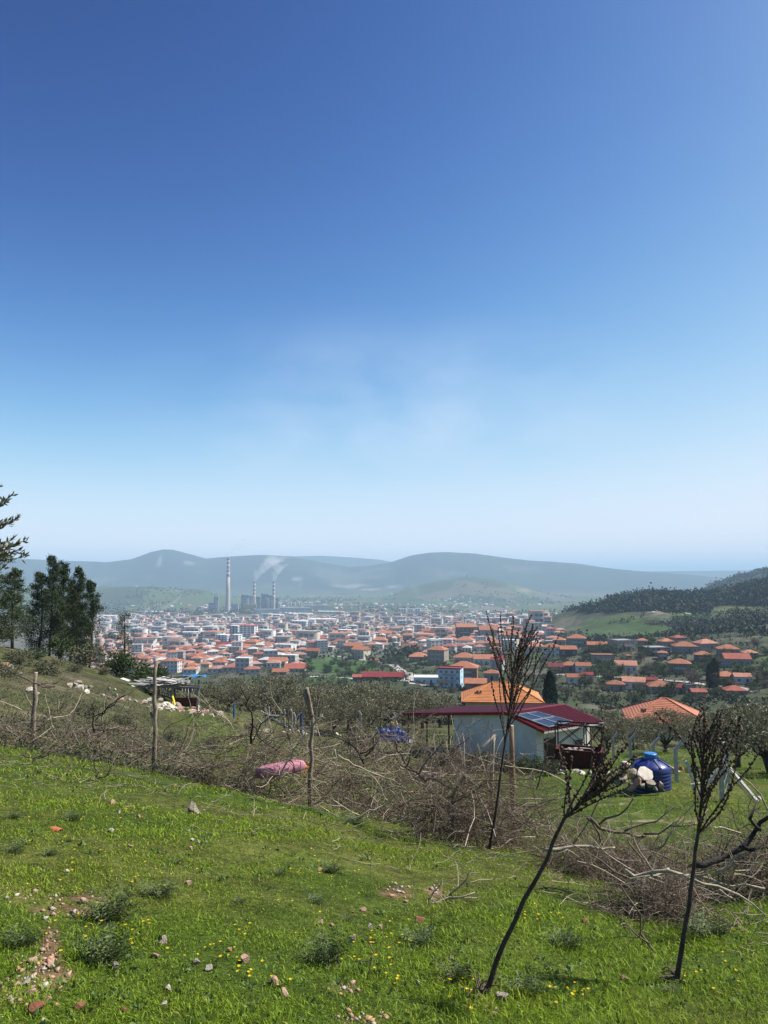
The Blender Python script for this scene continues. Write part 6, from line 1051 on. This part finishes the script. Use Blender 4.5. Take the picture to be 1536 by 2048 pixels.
for x, yb, yt, lb in ((540,1273,1244,'thin white minaret right of the apartment tower'),(721,1284,1256,'white minaret above the green slope'),(860,1256,1232,'minaret in the right half of the town'),(748,1246,1220,'small far minaret behind the long hall'),(930,1262,1238,'minaret behind the orange house on the rise')):
    p = hit(x, yb, 500); s = p.y / FPX; H = (yb - yt) * s; e = empty('minaret', p, 0, lb, 'minaret', 'minarets of the town'); MB().tube([(0, 0, -2), (0, 0, H * .85)], [1.5, 1.2], 10).obj('shaft', MIN, e); MB().lathe([(1.2, H * .62), (2.0, H * .64), (2.0, H * .67), (1.2, H * .67)], 10).obj('balcony', MIN, e); MB().lathe([(1.3, H * .85), (.7, H * .93), (.02, H)], 10).obj('spire', M('lead', (.25, .27, .3)), e)
# ------------------------------------------------------------------ power station
CHC = M('chimney_concrete', (.52, .44, .40), (.44, .37, .33), scale=.02, rough=.9); CHW = M('band_white', (.74, .73, .72)); CHR = M('band_red', (.40, .31, .29)); STL = M('plant_steel', (.22, .26, .31), (.15, .18, .22), scale=.05, rough=.7); STY = M('plant_cladding', (.55, .55, .54), (.45, .45, .45), scale=.05); PIPE = M('plant_yellow', (.50, .42, .22))
def chimney(px, yb, yt, Y, r0, r1, bands, label, frac=.34):
    b = P(px, yb, Y); H = float(tz(yt)) * Y - b.z; e = empty('chimney', b, 0, label, 'chimney', 'power station chimneys'); z0 = H * (1 - frac); rr = lambda z: r0 + (r1 - r0) * z / H
    MB().lathe([(rr(z), z) for z in (-8, 0, H * .2, H * .4, z0)], 24).obj('shaft', CHC, e, smooth=True)
    for i in range(bands): a, c = z0 + (H - z0) * i / bands, z0 + (H - z0) * (i + 1) / bands; MB().lathe([(rr(a) + .02 * (i % 2), a), (rr(c) + .02 * (i % 2), c)], 24).obj('band', CHW if i % 2 else CHR, e, smooth=False)
    for k in (.66, .8, .97): MB().lathe([(rr(H * k) + .1, H * k), (rr(H * k) + 1.8, H * k), (rr(H * k) + 1.8, H * k + 1.2), (rr(H * k) + .1, H * k + 1.2)], 24).obj('gallery', STL, e)
    return b + Vector((0, 0, H))
YP = 3000.0
T1 = chimney(455, 1223, 1116, YP, 10.5, 5.5, 9, 'very tall banded concrete chimney of the power station'); T2 = chimney(508, 1216, 1163, YP + 150, 6.0, 5.0, 7, 'left of the twin banded stacks of the power station', .5); T3 = chimney(547, 1216, 1163, YP + 180, 6.0, 5.0, 7, 'right of the twin banded stacks of the power station', .5)
def plant():
    g = random.Random(6)
    for i, (x, yb, yt, w, lb) in enumerate(((490,1215,1190,15,'steel boiler house left of the twin stacks'),(502,1215,1192,9,'narrow boiler tower against the left stack'),(516,1215,1194,8,'slim steel tower right of the left stack'),(530,1215,1188,15,'steel boiler house between the twin stacks'),(541,1215,1191,9,'boiler tower against the right stack'),(554,1216,1197,6,'slim tower right of the right stack'),(432,1222,1193,9,'dark steel tower left of the tall chimney'),(424,1224,1206,14,'dark bunker house left of the tall chimney'),(470,1224,1208,14,'grey machine hall right of the tall chimney'))):
        p = P(x, yb, YP + 100 + i * 8); s = p.y / FPX; W, H = w * s, (yb - yt) * s; e = empty('boiler_house', p, R(8), lb, 'power plant building', 'power station buildings'); MB().box((0, 0, H * .42), (W, W * .9, H * .84 + 12)).obj('wall', STL if i != 8 else STY, e); m = MB()
        for x_ in (-.4, -.1, .25): m.box((x_ * W, 0, H * .92), (W * .2, W * .3, H * .22))
        m.obj('roof_plant', STL, e)
        for k in range(5): MB().box((0, -W * .46, H * (.1 + .16 * k)), (W * .96, .8, H * .03)).obj('floor_band', STY, e)
        for k in range(3): MB().tube([(W * (.2 + .14 * k), -W * .5, -4), (W * (.2 + .14 * k), -W * .5, H * .7)], W * .05, 6).obj('duct', STY, e)
    for i, (x, yb, w, lb) in enumerate(((535,1224,48,'front row of white cooling cells'),(590,1221,60,'middle row of white cooling cells'),(632,1216,46,'far row of white cooling cells'),(500,1214,26,'yellowish turbine hall under the stacks'))):
        p = P(x, yb, YP - 250 + i * 110); s = p.y / FPX; W = w * s; H = 5.5 * s; e = empty('cooling_row' if i < 3 else 'turbine_hall', p, R(6), lb, 'power plant building', 'power station buildings'); n = 12; MB().box((0, 0, H * .3), (W, 18, H * .6 + 10)).obj('wall', STY if i < 3 else PIPE, e)
        for k in range(n): MB().lathe([(W / n * .34, H * .6), (W / n * .26, H * 1.0), (W / n * .30, H * 1.12)], 12, (-W / 2 + W * (k + .5) / n, 0, 0)).obj('fan_stack', BW, e)
    for i in range(9):
        x = g.uniform(560, 640); p = P(x, 1219, YP + 60); h = g.uniform(10, 34); e = empty('silo', p, 0, 'slim pale silo or mast among the power station works', 'silo', 'pale silos and masts of the power station'); MB().tube([(0, 0, -8), (0, 0, h)], [3.2, 2.6], 10).obj('body', STY, e); MB().lathe([(2.8, h), (.05, h + 2)], 10).obj('cap', STY, e)
plant()
# steam plumes
def plume(start, pts, rad, dens, label, seed):
    g = np.random.default_rng(seed); c = np.array([start] + [P(x, y, start.y + 30 * i) for i, (x, y) in enumerate(pts)]) - np.array(start); t = np.linspace(0, 1, len(c)); S, n = 44, 18; tt = np.linspace(0, 1, S); C = np.stack([np.interp(tt, t, c[:, k]) for k in range(3)], 1); rr = np.interp(tt, t, rad); a = np.arange(n) * 2 * np.pi / n; V = []
    for i in range(S):
        f = 1 + 1.7 * (fbm(np.cos(a) * 1.6 + tt[i] * 13 + seed, np.sin(a) * 1.6 + tt[i] * 8, 4, seed) - .5) * min(1, tt[i] * 6); e = math.sqrt(max(0.02, 1 - max(0, (tt[i] - .8) / .2) ** 2)); V.append(np.stack([C[i, 0] + np.cos(a) * rr[i] * f * e, C[i, 1] + np.sin(a) * rr[i] * f * e, np.full(n, C[i, 2]) + np.sin(a * 2 + seed) * rr[i] * .25], 1))
    V = np.concatenate(V); F = [(i * n + k, i * n + (k + 1) % n, (i + 1) * n + (k + 1) % n, (i + 1) * n + k) for i in range(S - 1) for k in range(n)]; mb = MB(); mb.add(V.tolist(), F); mb.f += [tuple(range(n - 1, -1, -1)), tuple(range((S - 1) * n, S * n))]; mb.m += [0, 0]
    m = bpy.data.materials.new('steam'); nn, l = nodes(m); nn.remove(nn['Principled BSDF']); v = nn.new('ShaderNodeVolumePrincipled'); v.inputs['Color'].default_value = (.97, .97, .98, 1); v.inputs['Density'].default_value = dens; v.inputs['Anisotropy'].default_value = .2; l.new(v.outputs[0], nn['Material Output'].inputs['Volume']); m.cycles.homogeneous_volume = True
    tag(mb.obj('smoke', m, None, start, smooth=True), label, None, None, 'stuff')
plume(T2, [(511,1158),(517,1150),(527,1140),(540,1129),(552,1119),(560,1112)], [6, 11, 18, 28, 38, 46, 30], .010, 'white steam drifting up right from the left twin stack', 1); plume(T3, [(549,1157),(552,1148),(557,1138),(563,1132),(572,1129)], [6, 10, 15, 22, 28, 18], .010, 'white steam rising from the right twin stack', 2); plume(T1, [(459,1111),(465,1104),(472,1096),(480,1087),(490,1080)], [5, 8, 11, 15, 20, 16], .009, 'thin pale smoke trailing from the tall chimney', 3)
# ------------------------------------------------------------------ pylons and wires
PYL = M('pylon_steel', (.42, .44, .46), rough=.6, metal=.3)
def pylon(px, yb, yt, Y, label):
    b = P(px, yb, Y); H = (yb - yt) * Y / FPX; e = empty('pylon', b, 0, label, 'pylon', 'power line pylons'); w = H * .11; k = max(.25, Y * .00022)
    for sx in (-1, 1):
        for sy in (-1, 1): MB().bar((sx * w, sy * w, -H * .3), (sx * w * .12, sy * w * .12, H), k).obj('leg', PYL, e)
    m = MB()
    for j in range(6): z0, z1 = H * j / 6, H * (j + 1) / 6; a, c = w * (1 - .88 * j / 6), w * (1 - .88 * (j + 1) / 6); m.bar((-a, -a, z0), (c, -c, z1), k * .7); m.bar((a, -a, z0), (-c, -c, z1), k * .7)
    m.obj('lattice', PYL, e)
    for z, l in ((.72, .22), (.85, .18), (.96, .12)): MB().bar((-H * l, 0, H * z), (H * l, 0, H * z), k).obj('crossarm', PYL, e)
    return [b + Vector((sx * H * .2, 0, H * z)) for z in (.72, .85, .96) for sx in (-1, 1)]
PY = [pylon(-60, 1215, 1118, 330, 'pylon outside the left edge'), pylon(286, 1200, 1183, 2300, 'distant lattice pylon right of the pines'), pylon(296, 1200, 1184, 2500, 'distant pylon close to the first one'), pylon(358, 1204, 1188, 2400, 'distant pylon left of the tall chimney'), pylon(302, 1226, 1212, 1900, 'distant pylon above the left town'), pylon(560, 1222, 1212, 2700, 'distant pylon beyond the twin stacks')]
PY2 = [pylon(-120, 1190, 1120, 170, 'nearer pylon outside the left edge')]
def wires():
    e = empty('power_line', PY[0][0], 0, 'thin power line wires crossing before the pines and the left town', 'power line'); S = Vector(PY[0][0])
    def w(a, b, sag, r0, r1): q = [a.lerp(b, k / 16) - Vector((0, 0, sag * 4 * (k / 16) * (1 - k / 16))) - S for k in range(17)]; MB().tube(q, [r0 + (r1 - r0) * k / 16 for k in range(17)], 4).obj('wire', PYL, e)
    for i in range(6): w(PY[0][i], PY[3 if i % 2 else 4][i], 34, .06, .30)
    for i, (x, y) in enumerate(((300, 1247), (310, 1246), (420, 1268))): w(PY2[0][i], P(x, y, 620), 9, .035, .10)
wires()
# ------------------------------------------------------------------ belts of trees and scattered farms on the plain
g = np.random.default_rng(4)
q = scatter(4200, 150, 1150, 2550, 5200, 9, lambda x, y, X, Y, g: (fbm(X * .0035, Y * .006, 3, 97) > .55) | (ellmask(x, y, 300, 1230, 130, 5) > .5)); mass('tree_belts', q, g.uniform(9, 18, len(q)), FPN, 'dark belts of trees across the valley floor', 7, 9, .7)
q = scatter(900, 190, 1100, 620, 2500, 10, lambda x, y, X, Y, g: (y > 1232) & (y < 1345)); mass('town_trees', q, g.uniform(4, 8, len(q)), FPN, 'dark street trees dotted through the town', 9, 10, .7); GQ = []
for a, b, c, d in GREENS[1:]:
    gg = np.random.default_rng(int(a)); p3 = [hit(gg.normal(a, c * .45), gg.normal(b, d * .5), 400, 2700) for _ in range(45)]; GQ += [tuple(v) for v in p3]
mass('park_trees', np.array(GQ), g.uniform(6, 11, len(GQ)), FSC, 'dark green parks between the town quarters', 9, 11, .7)
q = scatter(700, 180, 1120, 2600, 4600, 12, lambda x, y, X, Y, g: (fbm(X * .002, Y * .004, 3, 98) > .56)); N = len(q); s = g.uniform(5, 14, N); hh = g.uniform(3, 7, N); B = [np.stack([q[:, 0] + x * s, q[:, 1] + y * s * .6, q[:, 2] + z * hh - (1 - z)], 1) for z in (0, 1) for x, y in ((-1, -1), (1, -1), (1, 1), (-1, 1))]; i = (np.arange(N) * 8)[:, None]; tag(ob('far_settlement', np_mesh('far_settlement', np.stack(B, 1).reshape(-1, 3), np.concatenate([i + np.array(f)[None] for f in ((0, 1, 5, 4), (1, 2, 6, 5), (2, 3, 7, 6), (3, 0, 4, 7), (4, 5, 6, 7))]), TFI)), 'pale sheds and farms scattered over the valley floor', None, None, 'stuff')
# ------------------------------------------------------------------ tell look-alikes apart by their order across the picture
def tell_apart():
    by = {}
    for o in bpy.data.objects:
        if o.parent is None and o.get('label') and o.get('kind') is None: by.setdefault(o['label'], []).append(o)
    U = 'first second third fourth fifth sixth seventh eighth ninth tenth eleventh twelfth thirteenth fourteenth fifteenth sixteenth seventeenth eighteenth nineteenth'.split(); TN = {2: ('twentieth', 'twenty'), 3: ('thirtieth', 'thirty'), 4: ('fortieth', 'forty'), 5: ('fiftieth', 'fifty'), 6: ('sixtieth', 'sixty')}
    def nth(i): return U[i - 1] if i < 20 else TN[i // 10][0] if i % 10 == 0 else TN[i // 10][1] + '-' + U[i % 10 - 1]
    for lb, os_ in by.items():
        n = len(os_)
        if n == 1 or n > 60: continue
        os_.sort(key=lambda o: o.location.x / max(o.location.y, 1))
        for i, o in enumerate(os_):
            s = 'leftmost' if i == 0 else 'rightmost' if i == n - 1 else nth(i + 1) + ' from left' if i <= n // 2 else nth(n - i) + ' from right'
            o['label'] = f'{lb}, {s}'
            while len(o['label'].split()) > 16: o['label'] = ' '.join(w for w in o['label'].replace(' with ', ' ').replace(' in the ', ' ').replace(' on the ', ' ').split() if w not in ('the', 'and', 'like', 'a'))[:200] if ' the ' in o['label'] or ' and ' in o['label'] or ' with ' in o['label'] else ' '.join(o['label'].split()[:16])
    for o in bpy.data.objects:
        if o.get('label') and len(o['label'].split()) > 16: o['label'] = ' '.join(w for w in o['label'].split() if w not in ('the', 'and', 'a', 'like'))
tell_apart()
